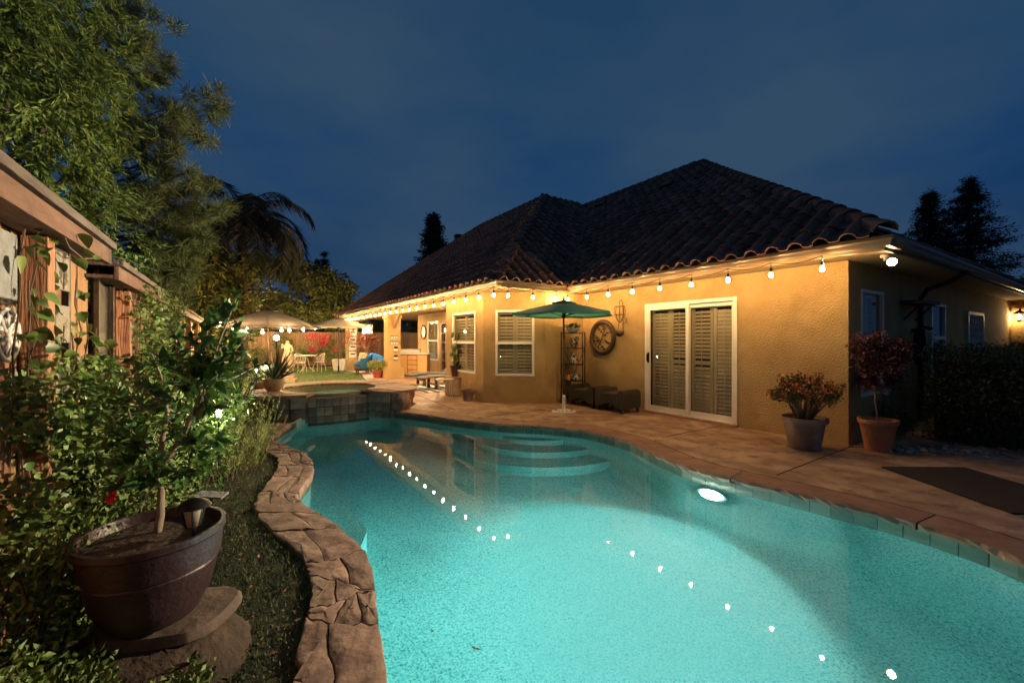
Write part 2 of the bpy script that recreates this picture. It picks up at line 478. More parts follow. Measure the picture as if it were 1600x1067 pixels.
_n.links.new(_tc.outputs['Object'], _nz.inputs['Vector']); _n.links.new(_nz.outputs[0], _b.inputs['Height']); _n.links.new(_b.outputs[0], _g.inputs['Normal'])
_n.links.new(_g.outputs[0], _n.nodes['Material Output'].inputs['Surface'])

# ground: one sheet to the horizon, open where the pool and the spa are sunk
hole = offset(POOL, -0.06, True)
sheet('ground', [(-220, -120), (220, -120), (220, 320), (-220, 320)], -0.045, M_soil, [hole, [Vector((-3.93 + .99 * math.cos(2 * math.pi * k / 40), 9.2 + .99 * math.sin(2 * math.pi * k / 40))) for k in range(40)]])

# pool basin
mb = MB(); N = len(WALL)
rings = [(WALL, -0.02), (WALL, -1.16), (offset(POOL, .03, True), -1.27), (offset(POOL, .12, True), -1.33)]
for ch, z in rings: mb.v += [(p.x, p.y, z) for p in ch]
for r in range(3):
    for i in range(N):
        j = (i + 1) % N
        mb.f.append((r * N + i, r * N + j, (r + 1) * N + j, (r + 1) * N + i))
fl = [Vector((p.x, p.y, -1.33)) for p in rings[3][0]]
for t in tessellate_polygon([fl]):
    a, b, c = (fl[i] for i in t)
    if (b - a).cross(c - a).z < 0: t = (t[0], t[2], t[1])
    mb.f.append(tuple(i + 3 * N for i in t))
basin = obj('pool_basin', mb, M_plaster, smooth=False); basin['kind'] = 'structure'
basin.data.set_sharp_from_angle(angle=R(30))
# ledge under water along the near left side
edge = [gp(x, y, -.58).xy for x, y in ((472, 762), (497, 764), (522, 767), (536, 777), (541, 797), (552, 820), (566, 840), (573, 856))]
edge = resample(edge, .06)
back = [gp(590, 880).xy + Vector((-.35, .0)), gp(500, 800).xy + Vector((-.45, -.1)), gp(460, 770).xy + Vector((-.35, .1))]
poly = edge + back
ar = sum(poly[i].x * poly[(i + 1) % len(poly)].y - poly[(i + 1) % len(poly)].x * poly[i].y for i in range(len(poly)))
if ar < 0: poly.reverse()
mb = MB(); mb.prism(poly, -1.32, -.85); obj('pool_ledge', mb, M_plaster, basin)
# crescent steps at the far side
for k, (r, z) in enumerate(((.62, -.42), (1.0, -.70), (1.4, -.98))):
    mb = MB(); c = Vector((.5, 7.42))
    mb.prism([(c.x + r * 1.15 * math.cos(t), c.y + r * math.sin(t)) for t in [2 * math.pi * i / 40 for i in range(40)]], -1.32, z)
    obj('pool_step', mb, M_plaster, basin)
# waterline tiles, one by one
def inside_dir(i):
    t = (POOL[(i + 1) % N] - POOL[(i - 1) % N]).normalized(); return t, Vector((-t.y, t.x))
tile_me = MB().bbox(-.049, .049, -.008, .008, -.072, .072).mesh('waterline_tile'); tile_me.materials.append(M_pooltile)
RT = resample([*POOL, POOL[0]], .158)
for i in range(len(RT) - 1):
    a, b = RT[i], RT[i + 1]
    t = (b - a).normalized(); nrm = Vector((-t.y, t.x)); c = (a + b) / 2 - nrm * .024
    if -4.0 < c.x < -2.5 and c.y > 7.5: continue
    o = link('waterline_tile', tile_me, None, basin, (c.x, c.y, -.125), math.atan2(t.y, t.x))
    o.scale = ((b - a).length * .97 / .098, 1, 1)
# pool lamp in the right-hand wall
lp = gp(1096, 742).xy
li = min(range(N), key=lambda i: (POOL[i] - lp).length)
lt, ln = inside_dir(li)
lamp = thing('pool_light', 'lit round pool lamp set into the underwater wall on the house side', 'pool light', (POOL[li].x - ln.x * .03, POOL[li].y - ln.y * .03, -.42), math.atan2(lt.y, lt.x))
mb = MB(); mb.lathe([(.17, 0), (.17, .025), (.14, .035), (.135, .022), (1e-6, .022)], 24)
o = obj('trim_ring', mb, mat('steel_ring', (.6, .6, .6), None, rough=.3, metal=.9), lamp, smooth=True); o.rotation_euler = (R(-90), 0, 0)
mb = MB(); mb.ell((0, 0, .02), (.12, .12, .075), 20, 8)
o = obj('lens', mb, emit('pool_lens', (.90, 1, .97, 1), POOL_L), lamp, smooth=True); o.rotation_euler = (R(-90), 0, 0)


ld = bpy.data.lights.new('pool_lamp_beam', 'SPOT'); ld.spot_size = R(118); ld.spot_blend = 1.0; ld.shadow_soft_size = .08; ld.energy = POOL_W; ld.color = (.94, 1.0, .97)
lo = bpy.data.objects.new('pool_lamp_beam', ld); COL.objects.link(lo)
lo.location = (POOL[li].x + ln.x * .14, POOL[li].y + ln.y * .14, -.42)
lo.rotation_euler = (Vector((1.10, 3.80, -1.33)) - lo.location).to_track_quat('-Z', 'Y').to_euler()

wat = sheet('pool_water', offset(POOL, -.012, True), WATER_Z, M_water)

# ---- right and far coping: long cast slabs with a chiselled edge
order = POOL[:]
def idx(p): return min(range(N), key=lambda i: (POOL[i] - p).length)
i0 = idx(Vector((-.25, 1.05))); i1 = idx(gp(625, 643).xy)
chain = []; i = i0
while i != i1: chain.append(POOL[i]); i = (i + 1) % N
chain.append(POOL[i1])
coping = thing('pool_coping', None, None, (0, 0, 0)); coping['kind'] = 'structure'
fine = resample(chain, .05)
out = offset(fine, -.34); W_OUT = offset(fine, -.355)
step = 24; k = 0
while k < len(fine) - 3:
    e2 = min(k + step + random.randint(-4, 4), len(fine) - 1)
    if len(fine) - 1 - e2 < 8: e2 = len(fine) - 1
    seg = fine[k:e2 + 1]; so = out[k:e2 + 1]
    n = len(seg); mb = MB()
    gap = .006
    for q in range(n):
        d = (so[q] - seg[q]).normalized()
        tl = (seg[min(q + 1, n - 1)] - seg[max(q - 1, 0)]).normalized()
        sh = tl * (gap if q == 0 else (-gap if q == n - 1 else 0))
        j1, j2, j3 = (random.uniform(-.016, .012) for _ in range(3))
        zt = .003
        for off, z in ((.02, -.056), (j1 - .004, -.05 + .3 * j2), (j2 - .012, -.022), (.006 + j3, zt - .004), (.045 + j1, zt), (.18, zt), (.33, zt), (.34, zt - .006), (.34, -.05)):
            p = seg[q] + d * off + sh
            mb.v.append((p.x, p.y, z + (random.uniform(-.0015, .0015) if z > 0 else 0)))
    m = 9
    for q in range(n - 1):
        for c in range(m - 1):
            a = q * m + c
            mb.f.append((a, a + m, a + m + 1, a + 1))
        mb.f.append((q * m + m - 1, (q + 1) * m + m - 1, (q + 1) * m, q * m))
    mb.f.append(tuple(range(m))); mb.f.append(tuple(reversed(range((n - 1) * m, n * m))))
    me_o = obj('coping_slab', mb, M_coping, coping)
    # outward normals
    k = e2

# ---- patio: everything beyond the right and far coping
patio_poly = W_OUT + [Vector((-2.18, 8.72)), Vector((-2.1, 9.4)), Vector((-2.75, 10.5)), Vector((-3.4, 11.8)), Vector((-5.3, 15.3)), Vector((-6.2, 17.5)), Vector((-9.6, 21.9)),
                      Vector((-4, 27)), Vector((14, 20)), Vector((18, 8)), Vector((12, -3)), Vector((-.9, -3)), Vector((-.9, .6))]
patio = sheet('patio', patio_poly, 0.0, M_patio)
def joint(p, q, wd=.012):
    p, q = Vector(p), Vector(q); d = q - p; mb = MB()
    mb.box((0, 0, 0), (d.length, wd, .005))
    o = obj('joint_strip', mb, M_joint, patio, ((p.x + q.x) / 2, (p.y + q.y) / 2, .0012), math.atan2(d.y, d.x))
j1 = gp(1214, 742).xy; j2 = gp(1330, 697).xy
joint(j1, j1 + (j2 - j1) * 1.02)
for x, y in ((1010, 688), (720, 655)):
    p = gp(x, y).xy + BV.xy * .35
    joint(p, p + BV.xy * 1.55)
joint(gp(1330, 699).xy, gp(1330, 699).xy + Vector((4.2, .25)))
joint((4.6, 2.9), (7.5, 4.3))
joint(H(-8, -2.75).xy, H(-13.5, -2.75).xy)
joint(gp(712, 641).xy, gp(640, 612).xy)

# ---- left coping: irregular carved flagstones
inner_l = resample([Vector((-3.74, 7.2))] + left_w + [Vector((-.05, .86))], .05)
outer_px = [(388, 661), (380, 684), (396.5, 698), (425, 709), (434.5, 721), (427.5, 740.5), (413, 760), (400, 780), (402, 802), (424.6, 827.7), (453, 849),
            (472, 870), (482, 892), (487, 912), (484, 947), (475, 979), (463, 1025), (459, 1067)]
outer_l = resample([gp(*p).xy for p in outer_px] + [Vector((-.98, 1.3)), Vector((-.85, .7))], .05)
def along(ch, t):
    f = max(0, min(1, t)) * (len(ch) - 1); i = min(int(f), len(ch) - 2); return ch[i].lerp(ch[i + 1], f - i)
flag = thing('flagstone_edging', None, None); flag['kind'] = 'structure'
mb = MB(); ns = 120
for i in range(ns + 1):
    a = along(inner_l, i / ns); b = along(outer_l, i / ns); d = (b - a).normalized()
    for p, z in ((a + d * .035, -.075), (a + d * .03, -.022), (b - d * .015, -.022), (b - d * .005, -.075)): mb.v.append((p.x, p.y, z))
for i in range(ns):
    for c in range(3): mb.f.append((i * 4 + c, i * 4 + c + 1, i * 4 + 5 + c, i * 4 + 4 + c))
obj('mortar_bed', mb, M_mortar, flag)
rs = random.Random(5)
rows = [0.0]
while rows[-1] < 1: rows.append(rows[-1] + rs.choice((rs.uniform(.018, .03), rs.uniform(.034, .06), rs.uniform(.04, .075))))
rows[-1] = 1.0
slant = [rs.uniform(-.026, .026) for _ in rows]; wob = [rs.uniform(-.006, .006) for _ in rows]; wph = [rs.uniform(0, 6.28) for _ in rows]
def st(s, t): return along(inner_l, s).lerp(along(outer_l, s), t)
def rowline(r, t):
    if r == 0 or r == len(rows) - 1: return rows[r]
    return rows[r] + slant[r] * (t - .5) + wob[r] * math.sin(4.5 * t + wph[r]) + .0016 * math.sin(23 * t + wph[r])
for r in range(len(rows) - 1):
    cuts = [(0.0, 0, 0)] + [(c_, rs.uniform(-.28, .28), rs.uniform(0, 6)) for c_ in rs.choice(([.5], [.62], [.4], [], [.3, .68], [.25, .55]))] + [(1.0, 0, 0)]
    def tcut(c_, s):
        t, sk, ph = c_
        if t == 0.0: return rs.uniform(-.02, .015)
        if t == 1.0: return 1 + rs.uniform(-.03, .03)
        return t + sk * (s - .5) + .015 * math.sin(6 * s + ph)
    for c in range(len(cuts) - 1):
        poly = []; m = 6
        e0 = [tcut(cuts[c], k / m) for k in range(m + 1)]; e1_ = [tcut(cuts[c + 1], k / m) for k in range(m + 1)]
        def P_(t, s): return st(rowline(r, t) + (rowline(r + 1, t) - rowline(r, t)) * s, t)
        for k in range(m): poly.append(P_(e0[0] + (e1_[0] - e0[0]) * k / m, 0))
        for k in range(m): poly.append(P_(e1_[k], k / m))
        for k in range(m): poly.append(P_(e1_[m] + (e0[m] - e1_[m]) * k / m, 1))
        for k in range(m): poly.append(P_(e0[m - k], 1 - k / m))
        ar = sum(poly[i].x * poly[(i + 1) % len(poly)].y - poly[(i + 1) % len(poly)].x * poly[i].y for i in range(len(poly)))
        if ar < 0: poly.reverse()
        cx = sum((p.x for p in poly)) / len(poly); cy_ = sum((p.y for p in poly)) / len(poly); c0 = Vector((cx, cy_))
        mb = MB(); n = len(poly); zt = rs.uniform(-.004, .006); tx, ty = rs.uniform(-.015, .015), rs.uniform(-.015, .015)
        def ring(shr, z, rough):
            for p in poly:
                d = p - c0; q = c0 + d * (1 - shr / max(.05, d.length))
                mb.v.append((q.x, q.y, z + (tx * (q.x - cx) + ty * (q.y - cy_)) + rs.uniform(-rough, rough)))
        ring(.003, -.075, 0); ring(.002, zt - .016, .003); ring(.007, zt - .002, .003); ring(.03, zt + .001, .003); ring(.075, zt + .002, .003)
        mb.v.append((cx, cy_, zt + .003))
        for q in range(4):
            for i in range(n):
                j = (i + 1) % n; mb.f.append((q * n + i, q * n + j, (q + 1) * n + j, (q + 1) * n + i))
        for i in range(n): mb.f.append((4 * n + i, 4 * n + (i + 1) % n, 5 * n))
        mb.f.append(tuple(reversed(range(n))))
        obj('flagstone', mb, M_flag, flag, auto=True)

# ---- turf strip between the flagstones and the fence, with blades
tp = [p.xy for p in (gp(388, 661), )]
strip_out = [outer_l[0] + Vector((-.0, .6))] + [along(outer_l, i / 60) for i in range(61)]
strip = [p + Vector((.0, .0)) for p in strip_out] + [Vector((-1.6, .3)), Vector((-2.3, 2.0)), Vector((-3.6, 4.0)), Vector((-5.6, 7.2)), Vector((-5.2, 7.9))]
sheet('turf_strip', strip, -.030, M_turf_base)
P = []
while len(P) < 15000:
    t = RNG.random() ** .6; k = RNG.random()
    a = along(outer_l, t)
    b = Vector((a.x - 1.1, a.y + .1))
    p = a.lerp(b, k ** 1.2)
    P.append((p.x - .005, p.y, -.032))
P = np.array(P); D = np.stack([RNG.normal(size=len(P)) * .45, RNG.normal(size=len(P)) * .45, np.ones(len(P))], 1)
q_ = []
for i in range(420):
    t = RNG.random() ** .6; a = along(outer_l, t); q_.append((a.x - .02 - RNG.random() * .8, a.y + RNG.normal() * .03, -.012))
q_ = np.array(q_)
M_dead = mat('dead_leaf', (.12, .065, .03), (.22, .13, .06), 6, .85, island=.4)
tag(leaves('fallen_leaves', q_, RNG.normal(size=q_.shape) * [1, 1, .25], RNG.uniform(.02, .05, len(q_)), RNG.uniform(.01, .022, len(q_)), M_dead, fold=.3), 'dry brown leaf litter scattered on the turf strip', 'leaf litter', kind='stuff')
tag(leaves('turf_grass', P, D, RNG.uniform(.015, .038, len(P)), .006, M_turf, fold=.1), 'dark green and brown short turf between the flagstone edging and the fence', 'grass', kind='stuff')
# far lawn
lawn_poly = [(-2.9, 10.9), (-3.5, 12.0), (-5.4, 15.5), (-6.3, 17.7), (-9.7, 22.1), (-15, 21.3), (-13.5, 18.0), (-9.0, 12.6), (-6.2, 9.6), (-5.3, 9.9), (-4.4, 11)]
sheet('lawn', lawn_poly, -.02, M_lawn)
P = []
lw = [Vector((p[0], p[1])) for p in lawn_poly]
from mathutils.geometry import intersect_point_tri_2d
tris = [[lw[i] for i in t] for t in tessellate_polygon([[Vector((p.x, p.y, 0)) for p in lw]])]
ta = np.array([abs((t[1] - t[0]).cross(t[2] - t[0])) for t in tris]); 
ti = RNG.choice(len(tris), 16000, p=ta / ta.sum())
for i in ti:
    u, v = RNG.random(2)
    if u + v > 1: u, v = 1 - u, 1 - v
    t = tris[i]; p = t[0] + (t[1] - t[0]) * u + (t[2] - t[0]) * v; P.append((p.x, p.y, -.02))
P = np.array(P); D = np.stack([RNG.normal(size=len(P)) * .4, RNG.normal(size=len(P)) * .4, np.ones(len(P))], 1)
M_lawnblade = mat('lawn_blade', (0.06, 0.115, 0.018), (.11, .16, .035), 3, .7, island=.3)
tag(leaves('lawn_grass', P, D, RNG.uniform(.02, .05, len(P)), .012, M_lawnblade, fold=.1), 'bright green short lawn behind the raised spa', 'grass', kind='stuff')
# planting bed pebbles at the right
mb = MB(); rp = random.Random(3)
for i in range(260):
    s = rp.random(); x = 4.75 + s * 4.6 + rp.uniform(-.15, .15); y = 5.40 - s * .25 + rp.gauss(0, .10); r = rp.uniform(.018, .045)
    mb.ell((x, y, r * .35), (r, r * rp.uniform(.7, 1), r * .6), 6, 4)
M_pebble = mat('river_pebble', (.20, .13, .09), (.42, .33, .26), 3, .8, island=.35)
tag(obj('river_pebbles', mb, M_pebble, smooth=True), 'brown river pebbles strewn along the foot of the hedge', 'pebbles', kind='stuff')

# ================================================================== raised spa
S0 = Vector((-3.93, 9.2)); SR = .95
spa = thing('raised_spa', 'round raised stone spa with tiled spillway at the far end of the pool', 'spa', (S0.x, S0.y, 0))
def L(p): return (p[0] - S0.x, p[1] - S0.y)
def ang(p): return math.atan2(p[1] - S0.y, p[0] - S0.x)
outl = [(-3.80, 7.93), (-4.25, 7.74), (-4.8, 7.72), (-5.15, 8.15), (-5.35, 9.0), (-5.2, 9.9), (-4.6, 10.55), (-3.8, 10.75), (-3.0, 10.45), (-2.45, 9.8), (-2.12, 9.2), (-2.12, 8.72), (-2.38, 8.46), (-2.80, 8.57)]
o2 = [Vector(p) for p in outl]
# rough rock riser behind everything except the pool side; a dark tiled face towards the pool
mb = MB(); rr = random.Random(9); dense = []
for i in range(len(o2) - 1):
    for k in range(6): dense.append(o2[i].lerp(o2[i + 1], k / 6))
dense.append(o2[-1])
nz = 5
for i, p in enumerate(dense):
    d = (p - S0).normalized()
    for k in range(nz):
        q = p + d * rr.uniform(-.03, .03); z = -.16 + .5 * k / (nz - 1)
        mb.v.append((*L(q), z))
for i in range(len(dense) - 1):
    for k in range(nz - 1): mb.f.append((i * nz + k, (i + 1) * nz + k, (i + 1) * nz + k + 1, i * nz + k + 1))
mb2 = MB()
obj('rock_wall', mb, M_sparock, spa)
# spill wall: curved core with single slate tiles on it
sp_a = [Vector((-3.80, 7.93)), Vector((-3.58, 8.03)), Vector((-3.34, 8.17)), Vector((-3.09, 8.36)), Vector((-2.87, 8.57))]
sp = resample(sp_a, .04)
mb = MB(); n = len(sp)
inn = [S0 + (p - S0).normalized() * SR for p in sp]
for i in range(n):
    for p, z in ((sp[i], -.5), (sp[i], .31), (inn[i], .31), (inn[i], -.5)): mb.v.append((*L(p), z))
for i in range(n - 1):
    for c in range(3): mb.f.append((i * 4 + c, (i + 1) * 4 + c, (i + 1) * 4 + c + 1, i * 4 + c + 1))
mb.f += [(0, 1, 2, 3), tuple((n - 1) * 4 + k for k in (3, 2, 1, 0))]
obj('spill_wall', mb, M_mortar, spa)
spt = resample(sp_a, .145); rt = random.Random(2)
for i in range(len(spt) - 1):
    a, b = spt[i], spt[i + 1]; t = (b - a).normalized(); nn_ = Vector((t.y, -t.x)); c = (a + b) / 2 + nn_ * .006
    for z0, z1 in ((-.2, -.035), (-.025, .135), (.145, .305)):
        q = MB(); q.box((0, 0, 0), ((b - a).length - .008, .016 + rt.uniform(0, .006), z1 - z0 - .004))
        obj('slate_tile', q, M_spatile, spa, (*L(c), (z0 + z1) / 2), math.atan2(t.y, t.x))
# tiled face of the right pier
a, b = Vector((-2.86, 8.56)), Vector((-2.40, 8.44)); t = (b - a).normalized(); nn_ = Vector((t.y, -t.x))
for i in range(3):
    for z0, z1 in ((-.2, -.02), (-.01, .165), (.175, .335)):
        c = a.lerp(b, (i + .5) / 3) + nn_ * .045
        q = MB(); q.box((0, 0, 0), ((b - a).length / 3 - .008, .03 + rt.uniform(0, .01), z1 - z0 - .004))
        obj('slate_tile', q, M_spatile, spa, (*L(c), (z0 + z1) / 2), math.atan2(t.y, t.x))
# dark tiled face left of the spillway
fa = [Vector((-4.80, 7.70)), Vector((-4.25, 7.715)), Vector((-3.83, 7.90))]
ft = resample(fa, .24)
for i in range(len(ft) - 1):
    a, b = ft[i], ft[i + 1]; t = (b - a).normalized(); nn_ = Vector((t.y, -t.x)); c = (a + b) / 2 + nn_ * .035
    for z0, z1 in ((-.06, .13), (.14, .335)):
        q = MB(); q.box((0, 0, 0), ((b - a).length - .01, .03 + rt.uniform(0, .012), z1 - z0 - .004))
        obj('slate_tile', q, M_spatile, spa, (*L(c), (z0 + z1) / 2), math.atan2(t.y, t.x))
# big rough boulder face of the pier towards the patio
mb = MB(); mb.ell((0, 0, 0), (.20, .30, .34), 14, 10)
mb.v = [(x + rr.uniform(-.025, .025), y + rr.uniform(-.025, .025), max(-.2, min(.19, z)) + rr.uniform(-.012, .012)) for x, y, z in mb.v]
obj('boulder', mb, M_sparock, spa, (*L((-2.29, 8.70)), .15), .3)
# cap stones
full = resample(o2, .08)
capN = 15; per = len(full) / capN; lip = [p + (p - S0).normalized() * .05 for p in full]
for c in range(capN):
    i_a = int(c * per); i_b = min(len(full) - 1, int((c + 1) * per))
    seg = list(range(i_a, i_b + 1)); mb = MB(); n = len(seg); h = rt.uniform(-.008, .008)
    for q in seg:
        pi_ = S0 + (full[q] - S0).normalized() * (SR - .015 + rt.uniform(-.012, .012)); po = lip[q] + (full[q] - S0).normalized() * rt.uniform(-.015, .02)
        if q == seg[0]: sh = (full[min(q + 1, len(full) - 1)] - full[q]).normalized() * .006
        elif q == seg[-1]: sh = (full[q - 1] - full[q]).normalized() * .006
        else: sh = Vector((0, 0))
        md = pi_.lerp(po, .5)
        for p, z in ((pi_, .335), (pi_, .385 + h), (md, .40 + h + rt.uniform(-.006, .006)), (po, .388 + h), (po, .335)):
            p = p + sh; mb.v.append((*L(p), z))
    for i in range(n - 1):
        for k in range(4): mb.f.append((i * 5 + k, i * 5 + k + 1, (i + 1) * 5 + k + 1, (i + 1) * 5 + k))
        mb.f.append((i * 5 + 4, i * 5, (i + 1) * 5, (i + 1) * 5 + 4))
    mb.f += [(4, 3, 2, 1, 0), tuple((n - 1) * 5 + k for k in range(5))]
    obj('cap_stone', mb, M_spacap, spa)
# spa tub and water
M_spaplaster = mat('spa_plaster', (.30, .27, .16), (.44, .40, .26), 30, .8)
mb = MB(); mb.lathe([(.955, .36), (.955, -.1), (.62, -.1), (.62, -.7), (1e-6, -.7)], 40, cap=False)
obj('tub', mb, M_spaplaster, spa)
mb = MB(); mb.v = [(.945 * math.cos(2 * math.pi * k / 48), .945 * math.sin(2 * math.pi * k / 48), .245) for k in range(48)]; mb.f = [tuple(range(48))]
obj('spa_water', mb, M_water, spa)
ld = bpy.data.lights.new('spa_lamp', 'AREA'); ld.shape = 'DISK'; ld.size = .12; ld.energy = SPA_W; ld.color = (1, .9, .68)
lo = bpy.data.objects.new('spa_lamp', ld); COL.objects.link(lo)
lo.location = (S0.x + .10, S0.y - .86, .14); ld.spread = R(70); lo.rotation_euler = Vector((-.15, 1, -.75)).to_track_quat('-Z', 'Y').to_euler()
mb = MB(); mb.ell((0, 0, 0), (.07, .07, .02), 12, 5)
# ================================================================== HOUSE (x along the pool wall, y into the house)
house = thing('house', 'single storey tan stucco house with brown clay tile hip roof beside the pool', 'house', HC, HR)
SOF = 2.47
WL = [Vector(p) for p in ((0, 13), (0, 0), (-5.14, 0), (-5.14, -1.107), (-6.10, -2.126), (-8.085, -2.126), (-8.085, -.126), (-15.45, -.126), (-15.45, 7.8))]
TH = .16
def rgt(d): return Vector((d.y, -d.x))
segs = [(WL[i], WL[i + 1]) for i in range(len(WL) - 1)]
inner = []
for i, p in enumerate(WL):
    ns = []
    if i > 0: ns.append(rgt((WL[i] - WL[i - 1]).normalized()))
    if i < len(WL) - 1: ns.append(rgt((WL[i + 1] - WL[i]).normalized()))
    m = sum(ns, Vector((0, 0))).normalized(); inner.append(p + m * TH / max(.3, m.dot(ns[0])))
# openings: segment -> (s0, s1, z0, z1)
OPEN = {0: [(11.71, 12.58, .62, 2.12), (8.40, 9.30, .80, 2.08), (5.20, 6.65, .55, 2.02)],
        1: [(1.491, 3.338, .045, 2.115)],
        4 - 1: [(.24, 1.12, .60, 2.075)],
        4: [(.363, 1.608, .61, 2.075)],
        6: [(5.20 - .05, 6.25, .58, 2.14), (4.05, 4.95, .05, 2.1)]}
mb = MB()
for i, (a, b) in enumerate(segs):
    Ln = (b - a).length; d = (b - a) / Ln; n_ = rgt(d) * TH
    def quad(s0, s1, z0, z1):
        o0, o1 = a + d * s0, a + d * s1
        q0 = inner[i] if s0 == 0 else o0 + n_
        q1 = inner[i + 1] if s1 == Ln else o1 + n_
        vs = [(o0.x, o0.y, z0), (o1.x, o1.y, z0), (q1.x, q1.y, z0), (q0.x, q0.y, z0), (o0.x, o0.y, z1), (o1.x, o1.y, z1), (q1.x, q1.y, z1), (q0.x, q0.y, z1)]
        mb.add(vs, [(0, 1, 5, 4), (1, 2, 6, 5), (2, 3, 7, 6), (3, 0, 4, 7), (4, 5, 6, 7), (3, 2, 1, 0)])
    s = 0.0
    for s0, s1, z0, z1 in sorted(OPEN.get(i, [])):
        quad(s, s0, -.05, SOF - .004); quad(s0, s1, -.05, z0); quad(s0, s1, z1, SOF - .004); s = s1
    quad(s, Ln, -.05, SOF - .004)
obj('wall', mb, M_stucco, house)
# service wing at the far end of the side wall, lit by the sconce
mb = MB(); mb.bbox(.004, 1.25, 11.2, 13.4, -.05, SOF - .004); obj('side_wing_wall', mb, M_stucco, house)
# dark core so that nothing shines through the shutters
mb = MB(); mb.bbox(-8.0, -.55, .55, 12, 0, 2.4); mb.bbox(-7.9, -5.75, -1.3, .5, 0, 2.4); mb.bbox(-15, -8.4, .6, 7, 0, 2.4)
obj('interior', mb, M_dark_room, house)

# windows ------------------------------------------------------------
lou_cache = {}
def louver_me(wd, dp=.062):
    key = (round(wd, 3), dp)
    if key not in lou_cache:
        m = MB(); m.prism([(-dp / 2, -.002), (0, -.005), (dp / 2, -.002), (dp / 2, .002), (0, .005), (-dp / 2, .002)], -wd / 2, wd / 2)
        m.v = [(z, x, y) for x, y, z in m.v]
        lou_cache[key] = m.mesh('louver'); lou_cache[key].materials.append(M_louver)
    return lou_cache[key]
def seg_frame(i, s):
    a, b = segs[i]; d = (b - a).normalized(); p = a + d * s
    return p, math.atan2(d.y, d.x)           # local x along the wall, local y towards the outside (left of travel)
def shutters(parent, x0, x1, z0, z1, y, tilt, stile=.05, step=.072, mid=None, off=0):
    m = MB()
    for xa, xb in ((x0, x0 + stile), (x1 - stile, x1)): m.bbox(xa, xb, y - .014, y + .014, z0, z1)
    rails = [z0, z1 - .07] + ([mid - .035] if mid else [])
    for z in rails: m.bbox(x0 + stile + .0005, x1 - stile - .0005, y - .0135, y + .0135, z, z + .07)
    m.bbox((x0 + x1) / 2 - .006, (x0 + x1) / 2 + .006, y + .034, y + .043, z0 + .11, z1 - .11)
    obj('shutter_frame', m, M_louver, parent)
    z = z0 + .07 + step * .6
    while z < z1 - .09:
        if not mid or abs(z - mid) > .05:
            o = link('louver', louver_me(x1 - x0 - 2 * stile - .008), None, parent, ((x0 + x1) / 2, y, z))
            o.rotation_euler = (tilt(z) + random.uniform(-.03, .03), 0, 0)
        z += step
def window(i, s0, s1, z0, z1, label=None, shut=True, tilts=(-1.15, -.95)):
    c, rz = seg_frame(i, (s0 + s1) / 2); wd = s1 - s0
    fr = MB(); t = .05; x0, x1 = -wd / 2, wd / 2; y0, y1 = -.05, .012
    fr.bbox(x0, x0 + t, y0, y1, z0, z1); fr.bbox(x1 - t, x1, y0, y1, z0, z1)
    fr.bbox(x0 + t, x1 - t, y0, y1 - .001, z0, z0 + t); fr.bbox(x0 + t, x1 - t, y0, y1 - .001, z1 - t, z1)
    zm = (z0 + z1) / 2
    fr.bbox(x0 + t, x1 - t, y0 + .005, y1 + .006, zm - .03, zm + .03)
    wn = obj('window', fr, M_white, house, (c.x, c.y, 0), rz, bevel=.003)
    if label: wn['label'] = label
    for za, zb in ((z0 + t, zm - .03), (zm + .03, z1 - t)):
        g = MB(); g.bbox(x0 + t, x1 - t, -.034, -.029, za, zb); obj('pane', g, M_glass, wn)
    if shut:
        shutters(wn, x0 + .03, -.004, z0 + .03, z1 - .03, -.085, lambda z: tilts[0] if z > zm else tilts[1], mid=zm)
        shutters(wn, .004, x1 - .03, z0 + .03, z1 - .03, -.085, lambda z: tilts[0] + .1 if z > zm else tilts[1] - .15, mid=zm)
    bk = MB(); bk.bbox(x0 - .05, x1 + .05, -.26, -.25, z0 - .1, z1 + .1); obj('dark_backing', bk, M_dark_room, wn)
    return wn
window(3, .24, 1.12, .60, 2.075, 'white framed window on the angled bay wall under the teal umbrella')
window(4, .363, 1.608, .61, 2.075, 'white framed window on the bay wall left of the angled corner', tilts=(-1.2, -1.0))
window(6, 5.15, 6.25, .58, 2.14, 'white framed window on the patio wall next to the oval clock')
window(0, 11.71, 12.58, .62, 2.12, 'white framed window behind the potted red maple', tilts=(-.3, -.3))
window(0, 8.40, 9.30, .80, 2.08, 'white framed window above the hedge', tilts=(-.3, -.3))
# french door on the patio wall
c, rz = seg_frame(6, 4.5)
d = MB(); d.bbox(-.45, -.36, -.05, .01, .05, 2.1); d.bbox(.36, .45, -.05, .01, .05, 2.1); d.bbox(-.36, .36, -.05, .009, 2.0, 2.1); d.bbox(-.36, .36, -.05, .009, .05, .25)
for k in range(1, 5): d.bbox(-.36, .36, -.04, .002, .25 + k * .35 - .012, .25 + k * .35 + .012)
d.bbox(-.012, .012, -.0405, .0025, .25, 2.0)
M_door = mat('patio_door_paint', (.16, .10, .065), (.21, .135, .085), 4, .5)
dr = obj('patio_door', d, M_door, house, (c.x, c.y, 0), rz)
g = MB(); g.bbox(-.36, .36, -.03, -.025, .25, 2.0); obj('pane', g, M_glass, dr)
g = MB(); g.bbox(-.45, .45, -.2, -.19, .05, 2.1); obj('dark_backing', g, M_dark_room, dr)
